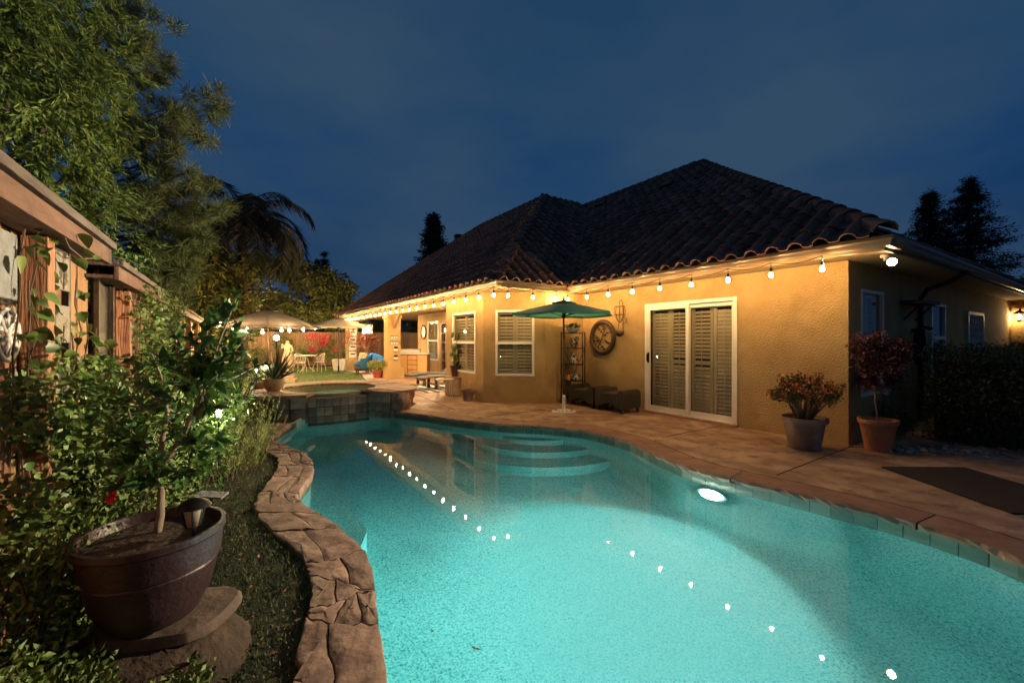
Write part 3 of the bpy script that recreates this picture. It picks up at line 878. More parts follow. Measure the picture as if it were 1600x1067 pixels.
# lattice window at the end of the side wall
c, rz = seg_frame(0, 5.925); wl = 1.45
fr = MB()
for xa, xb, za, zb in ((-wl / 2, -wl / 2 + .06, .55, 2.02), (wl / 2 - .06, wl / 2, .55, 2.02), (-wl / 2 + .06, wl / 2 - .06, .55, .61), (-wl / 2 + .06, wl / 2 - .06, 1.96, 2.02)): fr.bbox(xa, xb, -.05, .012, za, zb)
lw_ = obj('window', fr, M_white, house, (c.x, c.y, 0), rz); lw_['label'] = 'white window filled with ornamental lattice on the side wall'
g = MB()
for k in range(-8, 9):
    for sgn in (1, -1):
        x = k * .16; pts = []
        for z in (.61, 1.96):
            pts.append((x + sgn * (z - 1.285) * .55, z))
        (xa, za), (xb, zb) = pts
        def clip(xa, za, xb, zb):
            lim = wl / 2 - .06; res = []
            for t in np.linspace(0, 1, 41):
                x_ = xa + (xb - xa) * t
                if -lim <= x_ <= lim: res.append((x_, za + (zb - za) * t))
            return res
        r_ = clip(xa, za, xb, zb)
        if len(r_) > 2: g.tube([(r_[0][0], -.01 + sgn * .006, r_[0][1]), (r_[-1][0], -.01 + sgn * .006, r_[-1][1])], .012, 4)
obj('lattice', g, M_white, lw_)
g = MB(); g.bbox(-wl / 2 + .06, wl / 2 - .06, -.034, -.029, .61, 1.96); obj('pane', g, M_glass, lw_)
g = MB(); g.bbox(-wl / 2, wl / 2, -.15, -.14, .55, 2.02); obj('dark_backing', g, M_dark_room, lw_)

# sliding door --------------------------------------------------------
c, rz = seg_frame(1, 2.4145); wd = 1.847
fr = MB(); t = .055
fr.bbox(-wd / 2, -wd / 2 + t, -.10, .015, .0, 2.115); fr.bbox(wd / 2 - t, wd / 2, -.10, .015, .0, 2.115)
fr.bbox(-wd / 2 + t, wd / 2 - t, -.10, .014, 2.055, 2.115); fr.bbox(-wd / 2 + t, wd / 2 - t, -.10, .03, .0, .05)
# local x runs from the house corner towards the inner corner, so +x is the left leaf in the photo
sd = obj('sliding_door', fr, M_white, house, (c.x, c.y, 0), rz, bevel=.003)
def leaf(xa, xb, y):
    f = MB(); q = .062
    f.bbox(xa, xa + q, y - .02, y + .02, .05, 2.055); f.bbox(xb - q, xb, y - .02, y + .02, .05, 2.055)
    f.bbox(xa + q, xb - q, y - .019, y + .019, .05, .05 + .085); f.bbox(xa + q, xb - q, y - .019, y + .019, 2.055 - .07, 2.055)
    obj('leaf_frame', f, M_white, sd, bevel=.003)
    g = MB(); g.bbox(xa + q, xb - q, y - .004, y + .001, .135, 1.985); obj('pane', g, M_glass, sd)
leaf(-.868, .02, -.062); leaf(-.045, .868, -.012)
h = MB(); h.bbox(.815, .85, .009, .028, .96, 1.16); h.tube([(.8325, .028, .98), (.8325, .06, 1.0), (.8325, .06, 1.12), (.8325, .028, 1.14)], .011, 6)
obj('handle', h, M_black, sd)
for k, (xa, xb) in enumerate(((-.85, -.44), (-.43, -.02), (.02, .43), (.44, .85))):
    tl = [lambda z: -1.0 if z < .8 else -1.25, lambda z: -.85 if z > .9 else -1.2, lambda z: -.8 if 1.15 < z else -1.1, lambda z: -1.1 if z > .95 else -.85][k]
    shutters(sd, xa, xb, .07, 2.04, -.145, tl, stile=.055, step=.066, mid=1.0 if k in (1, 2) else None)
g = MB(); g.bbox(-wd / 2 - .05, wd / 2 + .05, -.36, -.35, 0, 2.2); obj('dark_backing', g, M_dark_room, sd)
sill = MB(); sill.bbox(-wd / 2 - .03, wd / 2 + .03, .016, .11, -.02, .035); obj('threshold', sill, M_coping, sd, bevel=.006)

# soffit, fascia, gutter ----------------------------------------------
o_ = MB(); o_.bbox(-4.968, .629 - .12, -.629 + .12, 12.85, SOF, SOF + .03)
o_.bbox(-20.65, -4.968 - .0005, -2.472 + .12, 8.23, SOF, SOF + .03)
o_.bbox(-4.9685 , -4.968 - .12 + .0, -2.3, -.629 + .12, SOF + .001, SOF + .029)
obj('soffit', o_, M_soffit, house)
EP = [Vector(p) for p in ((.629, 12.97), (.629, -.629), (-4.968, -.629), (-4.968, -2.472), (-20.77, -2.472), (-20.77, 8.35))]
def sweep(prof):
    """profile points (outward offset, z) swept with mitres along the eave line"""
    mb = MB(); m = len(prof)
    for i, p in enumerate(EP):
        ns = []
        if i > 0: ns.append(-rgt((EP[i] - EP[i - 1]).normalized()))
        if i < len(EP) - 1: ns.append(-rgt((EP[i + 1] - EP[i]).normalized()))
        q = sum(ns, Vector((0, 0))).normalized(); q = q / q.dot(ns[0])
        for d, z in prof: mb.v.append((p.x + q.x * d, p.y + q.y * d, z))
    for i in range(len(EP) - 1):
        for k in range(m):
            a = i * m + k; b = i * m + (k + 1) % m
            mb.f.append((a, a + m, b + m, b))
    mb.f.append(tuple(range(m))); mb.f.append(tuple(reversed(range((len(EP) - 1) * m, len(EP) * m))))
    return mb
obj('fascia', sweep([(-.135, 2.455), (-.11, 2.455), (-.11, 2.60), (-.135, 2.60)]), M_fascia, house)
gt = obj('gutter', sweep([(-.108, 2.49), (-.045, 2.49), (-.03, 2.515), (-.022, 2.545), (.0, 2.57), (.0, 2.605), (-.012, 2.605), (-.012, 2.575), (-.04, 2.53), (-.05, 2.50), (-.10, 2.50), (-.10, 2.60), (-.108, 2.60)]), M_gutter, house)
# downspout on the side wall
d = MB(); d.tube([(.60, 2.9, 2.5), (.45, 2.9, 2.38), (.12, 2.9, 2.25), (.045, 2.9, 2.1), (.045, 2.9, .05)], .035, 6); obj('downspout', d, M_black, house)

# roof ----------------------------------------------------------------
ZE = 2.60
P1, P2 = .69, .766
def hip(mb, x0, x1, y0, y1, p, drop=0.0, over=0.0):
    hw = (y1 - y0) / 2; z = ZE + hw * p - drop
    x0 -= over; x1 += over; y0 -= over; y1 += over; zb = ZE - drop - over * p
    mb.add([(x0, y0, zb), (x1, y0, zb), (x1, y1, zb), (x0, y1, zb), (x0 + hw + over, (y0 + y1) / 2, z), (x1 - hw - over, (y0 + y1) / 2, z)],
           [(0, 1, 5, 4), (1, 2, 5), (2, 3, 4, 5), (3, 0, 4), (3, 2, 1, 0)])
mb = MB(); hip(mb, -22, .60, -.60, 12.94, P1, .03); hip(mb, -20.74, -5.0, -2.44, 8.32, P2, .03)
roof = obj('roof', mb, M_underlay, house)
# one clay tile: barrel and pan, open at the lower end
TW, TL, EXP = .285, .44, .36
def tile_mesh(name):
    prof = [(-.5, .012)] + [(-.5 + .60 * (.5 - .5 * math.cos(math.pi * k / 6)), .018 + .075 * math.sin(math.pi * k / 6)) for k in range(7)] + [(.3, .008), (.5, .02)]
    m = MB(); n = len(prof)
    for yy, s, dz in ((0, 1.03, .03), (TL, .97, .0)):
        for x, z in prof: m.v.append((x * TW * s, yy, z + dz))
        for x, z in prof: m.v.append((x * TW * s * (.93 if abs(x) < .5 else 1), yy, z + dz - .014))
    for i in range(n - 1):
        m.f.append((i, i + 1, 2 * n + i + 1, 2 * n + i))
        m.f.append((i + 1, i, n + i, n + i + 1))
    return m
T_ME = tile_mesh('t').mesh('roof_tile', True); T_ME.materials.append(M_tile); T_ME.set_sharp_from_angle(angle=R(40))
tiles = []
def plane_tiles(org, ux, up, pitch, dmax, lim, shift=0.0):
    """org eave point, ux eave direction, up uphill direction in plan; lim(d) -> (u0, u1)"""
    cp = math.cos(math.atan(pitch)); k = 0
    n3 = Vector((-up.x * pitch, -up.y * pitch, 1)).normalized(); u3 = Vector((up.x, up.y, pitch)).normalized(); x3 = u3.cross(n3)
    while True:
        d = k * EXP * cp - .05
        if d > dmax - .1: break
        u0, u1 = lim(max(0, d + .2))
        j0 = math.ceil(u0 / TW - .5); j1 = math.floor(u1 / TW + .5)
        for j in range(j0, j1 + 1):
            u = j * TW
            p = org + ux * u + up * d
            z = ZE + d * pitch + .004
            m = Matrix((x3, u3, n3)).transposed()
            m = m @ Matrix.Rotation(random.gauss(0, .012), 3, 'Z') @ Matrix.Rotation(random.gauss(0, .012), 3, 'X')
            tiles.append((Vector((p.x, p.y, z)) + n3 * random.uniform(0, .008), m))
        k += 1
ux = Vector((1, 0)); uy = Vector((0, 1))
plane_tiles(Vector((0, -.629)), ux, uy, P1, 6.8, lambda d: (max(-4.968 - d * P1 / P2, -12) + .0, .629 - d - .06))
plane_tiles(Vector((0, -2.472)), ux, uy, P2, 5.41, lambda d: (-20.77 + d + .06, -4.968 - d - .06))
plane_tiles(Vector((-4.968, 0)), uy, Vector((-1, 0)), P2, 5.41, lambda d: (-2.472 + d + .06, min(-.629 + d * P2 / P1, 4.6)))
CL = Vector((2.286, -6.837, CAMH))          # camera in house coordinates
tiles.sort(key=lambda t: (t[0] - CL).length)
for p, m in tiles[:296]:
    o = link('roof_tile', T_ME, None, roof); o.matrix_local = Matrix.Translation(p) @ m.to_4x4()
base = tile_mesh('x'); big = MB()
for p, m in tiles[296:]:
    big.add([p + m @ Vector(v) for v in base.v], base.f)
rest = obj('roof_tiles', big, M_tile_far, roof, smooth=True); rest['kind'] = 'stuff'; rest.data.set_sharp_from_angle(angle=R(40))
# hip and ridge caps
cap = MB(); prof = [(math.cos(math.pi * k / 7) * .13, math.sin(math.pi * k / 7) * .12 - .02) for k in range(8)]
for yy, s, dz in ((0, 1.08, .015), (.44, .92, -.005)):
    for x, z in prof: cap.v.append((x * s, yy, z * s + dz))
    for x, z in prof: cap.v.append((x * s * .86, yy, z * s * .86 + dz - .004))
for i in range(7): cap.f += [(i + 1, i, 16 + i, 16 + i + 1), (i, i + 1, 8 + i + 1, 8 + i)]
CAP = cap.mesh('ridge_tile', True); CAP.materials.append(M_tile); CAP.set_sharp_from_angle(angle=R(40))
def caps(p, q):
    d = q - p; n = int(d.length / .37); y = d.normalized(); x = y.cross(Vector((0, 0, 1))).normalized(); z = x.cross(y)
    m = Matrix((x, y, z)).transposed()
    for i in range(n):
        o = link('ridge_tile', CAP, None, roof)
        o.matrix_local = Matrix.Translation(p + y * .16 + (d - y * .16) * (i / n) + z * .005) @ (m @ Matrix.Rotation(random.gauss(0, .02), 3, 'Z')).to_4x4()
ap1 = Vector((.629 - 6.8, 6.17, ZE + 6.8 * P1)); ap2 = Vector((-4.968 - 5.41, 2.94, ZE + 5.41 * P2)); ap3 = Vector((-20.77 + 5.41, 2.94, ZE + 5.41 * P2))
caps(Vector((.629, -.629, ZE)), ap1); caps(Vector((-4.968, -2.472, ZE)), ap2); caps(Vector((-20.77, -2.472, ZE)), ap3)
caps(ap1, ap1 + Vector((-6.5, 0, 0))); caps(ap2, ap3)
caps(Vector((.629, 12.97, ZE)), ap1)
# low roof vents
for x_, d_ in ((-6.1, 5.0), (-9.5, 5.6)):
    m = MB(); m.box((x_, -.629 + d_, ZE + d_ * P1 + .12), (.34, .34, .16), rot=Matrix.Rotation(math.atan(P1), 3, 'X')); obj('roof_vent', m, M_bronze, roof, bevel=.02)
# vent pipe
v = at(708, 385, 21); v = Vector((v.x, v.y, 0)); vl = Vector(((v - HC).dot(-AV), (v - HC).dot(BV)))
m = MB(); m.lathe([(.13, 0), (.13, .50), (.22, .51), (.22, .54), (.14, .55), (.14, .61), (.23, .62), (.20, .69), (1e-6, .70)], 14)
obj('flue', m, M_black, house, (-16.45, 2.3, ZE + 4.3 * P2 - .1), smooth=False)

# patio columns and beam ----------------------------------------------
M_col = M_stucco
for x in (-13.46, -20.0):
    m = MB(); m.bbox(x - .24, x + .24, -2.12, -1.64, .40, SOF - .005); m.bbox(x - .34, x + .34, -2.22, -1.54, -.02, .40); m.bbox(x - .28, x + .28, -2.16, -1.60, 2.18, 2.30)
    obj('patio_column', m, M_stucco, house)
m = MB(); m.bbox(-20.3, -8.09, -2.06, -1.70, 2.30, SOF - .003); obj('beam', m, M_stucco, house)
# knee braces under the beam
for x, s in ((-13.46, 1), (-13.46, -1), (-20.0, 1)):
    m = MB(); m.tube([(x + s * .24, -1.88, 1.85), (x + s * .8, -1.88, 2.32)], .06, 4)
    obj('brace', m, M_fascia, house)

# soffit flood lamp -----------------------------------------------------
fl = thing('flood_light', 'white flood light, lit, under the eave at the near house corner', 'flood light', H(.40, -.05, 2.468), HR)
m = MB(); m.lathe([(.055, 0), (.055, -.03), (.02, -.04), (.02, -.07)], 16); obj('mount', m, M_whitepaint, fl, smooth=True)
for sgn, rot in ((1, (-1.0, 0, -1.3)),):
    m = MB(); m.lathe([(1e-6, .0), (.025, .0), (.035, .03), (.055, .09), (.055, .10)], 14)
    hd = obj('lamp_head', m, M_whitepaint, fl, (sgn * .06, -.03, -.085), smooth=True)
    m = MB(); m.ell((0, 0, .095), (.048, .048, .025), 12, 6)
    obj('bulb', m, emit('flood_bulb', (1, .74, .45, 1), 130), hd, smooth=True)
    tgt = Vector((-1.0, -2.0, -.35)) if sgn < 0 else Vector((.55, -1.5, -.5))
    hd.rotation_euler = tgt.to_track_quat('Z', 'Y').to_euler()
sp = bpy.data.lights.new('flood_beam', 'SPOT'); sp.energy = FLOOD_W; sp.color = (1, .80, .52); sp.spot_size = R(58); sp.spot_blend = .6; sp.shadow_soft_size = .05
so = bpy.data.objects.new('flood_beam', sp); COL.objects.link(so)
src = H(.36, -.26, 2.22); so.location = src
so.rotation_euler = (Vector((-4.3, 4.0, 3.6)) - src).to_track_quat('-Z', 'Y').to_euler()

sp2 = bpy.data.lights.new('flood_beam_low', 'SPOT'); sp2.energy = FLOOD2_W; sp2.color = (1, .80, .52); sp2.spot_size = R(50); sp2.spot_blend = .7; sp2.shadow_soft_size = .05  # second beam added at the one flood head to light the left planting
so2 = bpy.data.objects.new('flood_beam_low', sp2); COL.objects.link(so2)
so2.location = H(.46, -.22, 2.2); so2.rotation_euler = (Vector((-2.3, 2.7, .8)) - so2.location).to_track_quat('-Z', 'Y').to_euler()
# ceiling lamp of the covered patio (seen mirrored in the bay window)
cl = thing('ceiling_lamp', 'lit five bulb ceiling lamp under the covered patio roof, mirrored in the bay window', 'ceiling lamp', H(-9.6, -1.05, 2.468), HR)
m = MB(); m.lathe([(.09, 0), (.09, -.025), (.02, -.04), (.02, -.12), (.05, -.14), (1e-6, -.16)], 16); obj('stem', m, M_black, cl, smooth=True)
M_cb = emit('ceiling_bulb', (1, .74, .42, 1), 2000)
for k in range(5):
    a = k * 1.2566; dx, dy = math.cos(a), math.sin(a)
    m = MB(); m.tube([(0, 0, -.12), (.12 * dx, .12 * dy, -.10), (.19 * dx, .19 * dy, -.13)], .01, 5); ar_ = obj('arm', m, M_black, cl)
    m = MB(); m.ell((.19 * dx, .19 * dy, -.17), (.04, .04, .045), 8, 6); obj('bulb', m, M_cb, ar_, smooth=True)
# string lights ---------------------------------------------------------
sl = thing('string_lights', 'string of lit warm globe bulbs hung along the house gutter', 'string lights', H(-4.968, -.629, 2.47), HR)
off = Vector((-4.968, -.629, 2.47))
pts = []
for k in range(9): pts.append(Vector((.629 - .69 - .61 * k, -.635, 0)))
for k in range(3): pts.append(Vector((-4.96, -.95 - .62 * k, 0)))
for k in range(26): pts.append(Vector((-5.05 - .61 * k, -2.478, 0)))
cable = MB(); cp = []
for i, p in enumerate(pts):
    a = Vector((p.x, p.y, 2.47)) - off
    cp.append(a)
    if i < len(pts) - 1:
        b = Vector((pts[i + 1].x, pts[i + 1].y, 2.47)) - off
        for t in (.25, .5, .75): cp.append(a.lerp(b, t) - Vector((0, 0, .05 * math.sin(math.pi * t))))
cable.tube(cp, .006, 4); obj('cable', cable, M_black, sl)
sk = MB(); sk.tube([(0, 0, 0), (0, 0, -.075)], .005, 5); sk.lathe([(.012, -.07), (.019, -.08), (.019, -.125), (.014, -.13)], 8)
SK = sk.mesh('socket', True); SK.materials.append(M_black)
M_bulb = emit('bulb_glow', WARM, BULB)
bl = MB(); bl.lathe([(.011, 0), (.014, -.010), (.024, -.028), (.027, -.044), (.021, -.064), (1e-6, -.072)], 8)
BL_ = bl.mesh('bulb', True); BL_.materials.append(M_bulb)
for p in pts:
    q = Vector((p.x, p.y, 2.47)) - off
    link('socket', SK, None, sl, q); link('bulb', BL_, None, sl, q + Vector((0, 0, -.128)))
# ================================================================== FURNITURE AND YARD OBJECTS
def umbrella(name, label, loc, rz, rad, z_rim, z_top, M_out, ribs=6, base=True, pole_low=None, group=None, vent=True):
    u = thing(name, label, 'umbrella', loc, rz, group)
    if base:
        m = MB(); m.lathe([(1e-6, .035), (.05, .05), (.10, .042), (.235, .018), (.24, .0)][::-1], 28); m.lathe([(.032, .04), (.032, .30), (.026, .31)], 12)
        obj('base', m, M_whitepaint if base == 'white' else M_black, u, smooth=True).data.set_sharp_from_angle(angle=R(30))
        if base == 'white':
            m = MB()
            for k in range(12):
                a = k * math.pi / 6; m.ell((.16 * math.cos(a), .16 * math.sin(a), .034), (.028, .028, .006), 8, 4)
            obj('base_rosette', m, M_plate, u, smooth=True)
    m = MB(); m.tube([(0, 0, .02), (0, 0, z_top - .02)], .019, 10); obj('pole', m, M_bronze, u, smooth=True)
    if pole_low:
        m = MB(); m.tube([(0, 0, .04), (0, 0, pole_low)], .024, 10); obj('lower_pole', m, M_whitepaint, u, smooth=True)
    # canopy: ribs sag between, gentle dome
    m = MB(); nseg = 8; nr = 7; tot = ribs * nseg
    for r in range(nr + 1):
        f = r / nr
        for k in range(tot):
            ph = (k % nseg) / nseg; a = 2 * math.pi * k / tot
            chord = math.cos(math.pi / ribs) / math.cos((ph - .5) * 2 * math.pi / ribs)
            rr_ = rad * (.06 + .94 * f) * (1 - (1 - chord) * f)
            z = z_top - (z_top - z_rim) * (f ** 1.12) - .025 * math.sin(math.pi * ph) * f
            m.v.append((rr_ * math.cos(a), rr_ * math.sin(a), z))
    for r in range(nr):
        for k in range(tot):
            a = r * tot + k; b = r * tot + (k + 1) % tot; m.f.append((a, b, b + tot, a + tot))
    # valance thickness
    m.v += [(x * .995, y * .995, z - .035) for x, y, z in m.v[-tot:]]
    o = nr * tot
    for k in range(tot): m.f.append((o + k, o + (k + 1) % tot, o + tot + (k + 1) % tot, o + tot + k))
    obj('canopy', m, M_out, u, smooth=True).data.set_sharp_from_angle(angle=R(50))
    if vent:
        m = MB(); m.lathe([(rad * .24, -.045), (rad * .12, -.01), (1e-6, .018)], ribs * 3); obj('vent_cap', m, M_out, u, (0, 0, z_top + .03))
    m = MB(); m.lathe([(.02, -.02), (.028, .02), (.012, .05), (.018, .07), (1e-6, .095)], 10); obj('finial', m, M_bronze, u, (0, 0, z_top + .03), smooth=True)
    zh = z_rim - .05
    m = MB(); m.lathe([(.035, -.04), (.035, .04)], 10); obj('hub', m, M_black, u, (0, 0, zh))
    for k in range(ribs):
        a = 2 * math.pi * k / ribs
        m = MB(); pts = []
        for f in (.05, .3, .6, 1.0):
            q = rad * (.06 + .94 * f); pts.append((q, 0, z_top - (z_top - z_rim) * f ** 1.12 - .022))
        m.tube(pts, .009, 5); m.tube([(.03, 0, zh), (rad * .52, 0, z_top - (z_top - z_rim) * (.49 ** 1.12) - .03)], .008, 5)
        obj('rib', m, M_black, u, rz=a)
    return u
M_teal = mat('teal_canvas', (.05, .215, .195), (.062, .255, .23), 6, .85, trans=.3)
M_greyc = mat('grey_canvas', (.10, .09, .083), (.13, .117, .107), 6, .85, trans=.12)
M_cream = mat('cream_canvas', (.42, .37, .27), (.5, .44, .33), 6, .85, trans=.2)
umbrella('patio_umbrella', 'open teal patio umbrella on a white cast base by the bay wall', (1.016, 8.35, .002), .25, 1.05, 1.92, 2.14, M_teal, 6, 'white', .33)
p = at(419, 530, 13.6)
umbrella('patio_umbrella', 'large open grey umbrella beyond the potted yucca on the spa edge', (p.x, p.y, -.02), .5, 1.55, 1.83, 2.36, M_greyc, 8, 'dark')
p = at(529, 530, 18.2)
umbrella('patio_umbrella', 'open cream umbrella on the lawn in front of the red bougainvillea', (p.x, p.y, -.02), .2, 1.3, 1.98, 2.33, M_cream, 6, 'dark')

# ---- wicker ottomans --------------------------------------------------
M_wicker = mat('dark_wicker', (.016, .011, .009), (.045, .032, .025), 55, .5, 1.0, 90, stretch=(1, 1, 2.2))
M_cush = mat('brown_cushion', (.05, .032, .022), (.075, .05, .035), 8, .85, .3, 60)
def ottoman(label, x, y, group):
    t = thing('wicker_ottoman', label, 'ottoman', H(x, y, 0), HR, group)
    wd, dp = .76, .50
    def arm(sx):
        prof = []
        for k in range(9):
            a = math.pi * k / 8; prof.append((.085 * math.cos(a), .36 + .085 * math.sin(a)))
        prof += [(-.085, .09), (.085, .09)]
        m = MB()
        for yy in (-dp / 2, dp / 2):
            m.v += [(sx * (wd / 2 - .085) + px, yy, z) for px, z in prof]
        n = len(prof)
        for i in range(n): j = (i + 1) % n; m.f.append((i, j, n + j, n + i))
        m.f += [tuple(reversed(range(n))), tuple(range(n, 2 * n))]
        return obj('arm', m, M_wicker, t, bevel=.012, auto=True)
    arm(-1); arm(1)
    # woven skirt with an arched lower edge front and back
    for yy in (-dp / 2 + .02, dp / 2 - .02):
        m = MB(); n = 12; x0 = wd / 2 - .17
        for k in range(n + 1):
            xx = -x0 + 2 * x0 * k / n; zb = .11 + .055 * math.sin(math.pi * k / n)
            m.v += [(xx, yy - .015, zb), (xx, yy - .015, .31), (xx, yy + .015, .31), (xx, yy + .015, zb)]
        for k in range(n):
            for c in range(4): a = k * 4 + c; b = k * 4 + (c + 1) % 4; m.f.append((a, b, b + 4, a + 4))
        obj('skirt', m, M_wicker, t)
    m = MB(); m.bbox(-wd / 2 + .172, wd / 2 - .172, -dp / 2 + .005, dp / 2 - .005, .312, .365); obj('seat', m, M_cush, t, bevel=.02)
    for sx in (-1, 1):
        for sy in (-1, 1):
            m = MB(); m.box((sx * (wd / 2 - .05), sy * (dp / 2 - .045), .045), (.05, .05, .09)); obj('leg', m, M_wicker, t)
ottoman('dark wicker ottoman with raised arms next to the sliding door', -3.66, -.44, 'wicker ottomans along the wall')
ottoman('dark wicker ottoman with raised arms half behind the umbrella base, next to the plant shelf', -4.46, -.44, 'wicker ottomans along the wall')

# ---- plant shelf --------------------------------------------------------
sh = thing('plant_shelf', 'tall narrow black metal shelf of pots behind the teal umbrella pole', 'shelf', (1.36, 9.47, .002), -.35)
for sx in (-1, 1):
    for sy in (-1, 1):
        m = MB(); m.box((sx * .235, sy * .14, .79), (.022, .022, 1.58)); obj('post', m, M_black, sh)
for z in (.12, .50, .86, 1.22, 1.55):
    m = MB(); m.box((0, 0, z), (.448, .258, .018)); obj('shelf_board', m, M_black, sh)
m = MB(); m.tube([(-.23, .14, .13), (.23, .14, 1.2)], .006, 4); m.tube([(.23, .14, .13), (-.23, .14, 1.2)], .006, 4); obj('back_brace', m, M_black, sh)
def shp(x, z, y=0): return sh.matrix_basis @ Vector((x, y, z))
bpy.context.view_layer.update()
M_bwpot = mat('painted_pot', (.02, .02, .025), (.66, .63, .58), 16, .35, contrast=(.46, .52))
M_whitepot = mat('white_glaze', (.62, .60, .55), (.7, .68, .62), 5, .35)
M_orange = mat('orange_glaze', (.62, .20, .02), (.7, .27, .03), 6, .4)
M_tc = mat('terracotta', (.30, .115, .055), (.38, .16, .08), 4, .85, .3, 40, dirt=((.36, .25, .18), 5, .55, .8))
M_maroon = mat('maroon_glaze', (.075, .022, .02), (.11, .035, .03), 5, .35)
M_claygrey = mat('weathered_clay', (.18, .12, .09), (.30, .21, .165), 5, .85, .5, 25, dirt=((.38, .33, .29), 4, .52, .72))
M_tanpot = mat('tan_stone_pot', (.40, .29, .18), (.52, .39, .26), 6, .85, .5, 40)
M_succ = mat('succulent_leaf', (.07, .10, .045), (.13, .16, .07), 6, .6, island=.35)
def pot(name, label, loc, prof, m_, cat='pot', n=20, soil=None, rz=0, group=None):
    """open pot: profile outside bottom to rim, then the inner wall"""
    t = thing(name, label, cat, loc, rz, group)
    r0, z0 = prof[-1]
    mm = MB(); mm.lathe(list(prof) + [(r0 - .018, z0), (r0 - .03, z0 - .05), (1e-6, z0 - .052)], n)
    obj('pot_body', mm, m_, t, smooth=True).data.set_sharp_from_angle(angle=R(35))
    if soil is not None:
        s = MB(); s.lathe([(r0 - .032, z0 - .045), (1e-6, z0 - .03)], n); obj('soil', s, M_soil, t)
    return t
q = shp(0, 1.56)
t = pot('planter', 'white bowl of succulents on top of the black plant shelf', q, [(.06, 0), (.13, .04), (.16, .10)], M_whitepot, 'planter', soil=1)
P, d = blob_points([(0, 0, .13, .17, .12, .06)], 170, .3)
leaves('succulent', P, d * [1, 1, .5] + [0, 0, .7], RNG.uniform(.04, .09, 170), .03, M_succ, t)
q = shp(.03, 1.23)
t = thing('figurine', 'black and white spotted cow ornament on the upper shelf', 'ornament', q, .5)
m = MB(); m.ell((0, 0, .14), (.085, .055, .06), 12, 8); obj('body', m, M_bwpot, t, smooth=True)
m = MB(); m.ell((.085, 0, .21), (.04, .035, .045), 10, 6); m.ell((.12, 0, .195), (.022, .024, .02), 8, 5)
hd = obj('head', m, M_bwpot, t, smooth=True)
m = MB(); m.ell((.07, .045, .235), (.012, .025, .01), 6, 4); obj('ear', m, M_bwpot, hd); m = MB(); m.ell((.07, -.045, .235), (.012, .025, .01), 6, 4); obj('ear', m, M_bwpot, hd)
for sx, sy in ((-.055, .03), (-.055, -.03), (.05, .03), (.05, -.03)):
    m = MB(); m.tube([(sx, sy, .11), (sx, sy, 0)], [.02, .015], 7); obj('leg', m, M_bwpot, t, smooth=True)
q = shp(.02, .87)
t = pot('vase', 'round bellied dark and white vase on the middle shelf', q, [(.05, 0), (.085, .05), (.09, .10), (.05, .17), (.025, .21), (.03, .25)], M_bwpot, 'vase')
q = shp(.01, .51)
pot('planter', 'black and white patterned bowl beside the orange cup on a shelf', q + Vector((.05, -.03, 0)), [(.06, 0), (.10, .05), (.11, .14)], M_bwpot, 'planter', soil=1)
pot('planter', 'small orange cup on the third shelf of the black rack', shp(-.10, .51, -.03), [(.04, 0), (.055, .12)], M_orange, 'planter', soil=1)
pot('planter', 'terracotta pot on the lowest shelf of the black rack', shp(.02, .13, -.03), [(.07, 0), (.10, .19), (.115, .19), (.115, .23)], M_tc, 'planter', soil=1)

# ---- wall ornaments ------------------------------------------------------
wm = thing('wall_medallion', 'large round dark metal medallion with leaf tracery hung on the wall', 'wall art', H(-4.475, -.012, 1.46), HR)
def ring_y(R_, r_, y=0, n=40, k=8, sx=1.0):
    m = MB()
    for i in range(n):
        a = 2 * math.pi * i / n
        for j in range(k):
            b = 2 * math.pi * j / k; rr_ = R_ + r_ * math.cos(b); m.v.append((rr_ * math.cos(a) * sx, y + r_ * math.sin(b) * .6, rr_ * math.sin(a)))
    for i in range(n):
        for j in range(k): m.f.append((i * k + j, ((i + 1) % n) * k + j, ((i + 1) % n) * k + (j + 1) % k, i * k + (j + 1) % k))
    return m
obj('rim', ring_y(.345, .05, -.02), M_bronze, wm, smooth=True); obj('inner_rim', ring_y(.275, .012, -.02), M_bronze, wm, smooth=True)
m = MB(); rr = random.Random(4)
m.tube([(-.14, -.02, -.22), (-.03, -.02, -.05), (.02, -.02, .08), (.10, -.02, .22)], .012, 5)
for bx, bz, ex, ez in ((-.06, -.1, -.22, .05), (-.03, -.05, .18, -.12), (0, .03, .22, .10), (.02, .08, -.14, .2), (-.1, -.16, .05, -.24), (.06, .15, .0, .26), (-.06, -.1, -.24, -.08)):
    m.tube([(bx, -.02, bz), ((bx + ex) / 2 + .02, -.025, (bz + ez) / 2 + .03), (ex, -.02, ez)], .007, 4)
    for f in (.45, .7, 1.0):
        cx_, cz = bx + (ex - bx) * f, bz + (ez - bz) * f
        m.ell((cx_ + rr.uniform(-.02, .02), -.02, cz + rr.uniform(-.02, .02)), (.038, .006, .02), 8, 4)
obj('tracery', m, M_bronze, wm, smooth=True)
wp = thing('hanging_planter', 'ornate metal wall sconce planter with a basket hung beside the medallion', 'wall planter', H(-3.885, -.02, 1.55), HR)
m = MB()
for z, r_ in ((.55, .10), (.38, .11)):
    m.tube([(r_ * math.cos(a), -.11 + r_ * math.sin(a), z) for a in [2 * math.pi * k / 14 for k in range(15)]], .006, 4)
for k in range(8):
    a = 2 * math.pi * k / 8; m.tube([(.10 * math.cos(a), -.11 + .10 * math.sin(a), .55), (.112 * math.cos(a), -.11 + .112 * math.sin(a), .46), (.11 * math.cos(a), -.11 + .11 * math.sin(a), .38), (.02 * math.cos(a), -.11 + .02 * math.sin(a), .22)], .005, 4)
obj('cage', m, M_bronze, wp)
m = MB(); m.tube([(0, -.0, .35), (0, -.02, .62), (0, -.06, .69), (0, -.11, .66), (0, -.11, .58)], .008, 5); m.tube([(0, -.01, .0), (0, -.01, .4)], .007, 5)
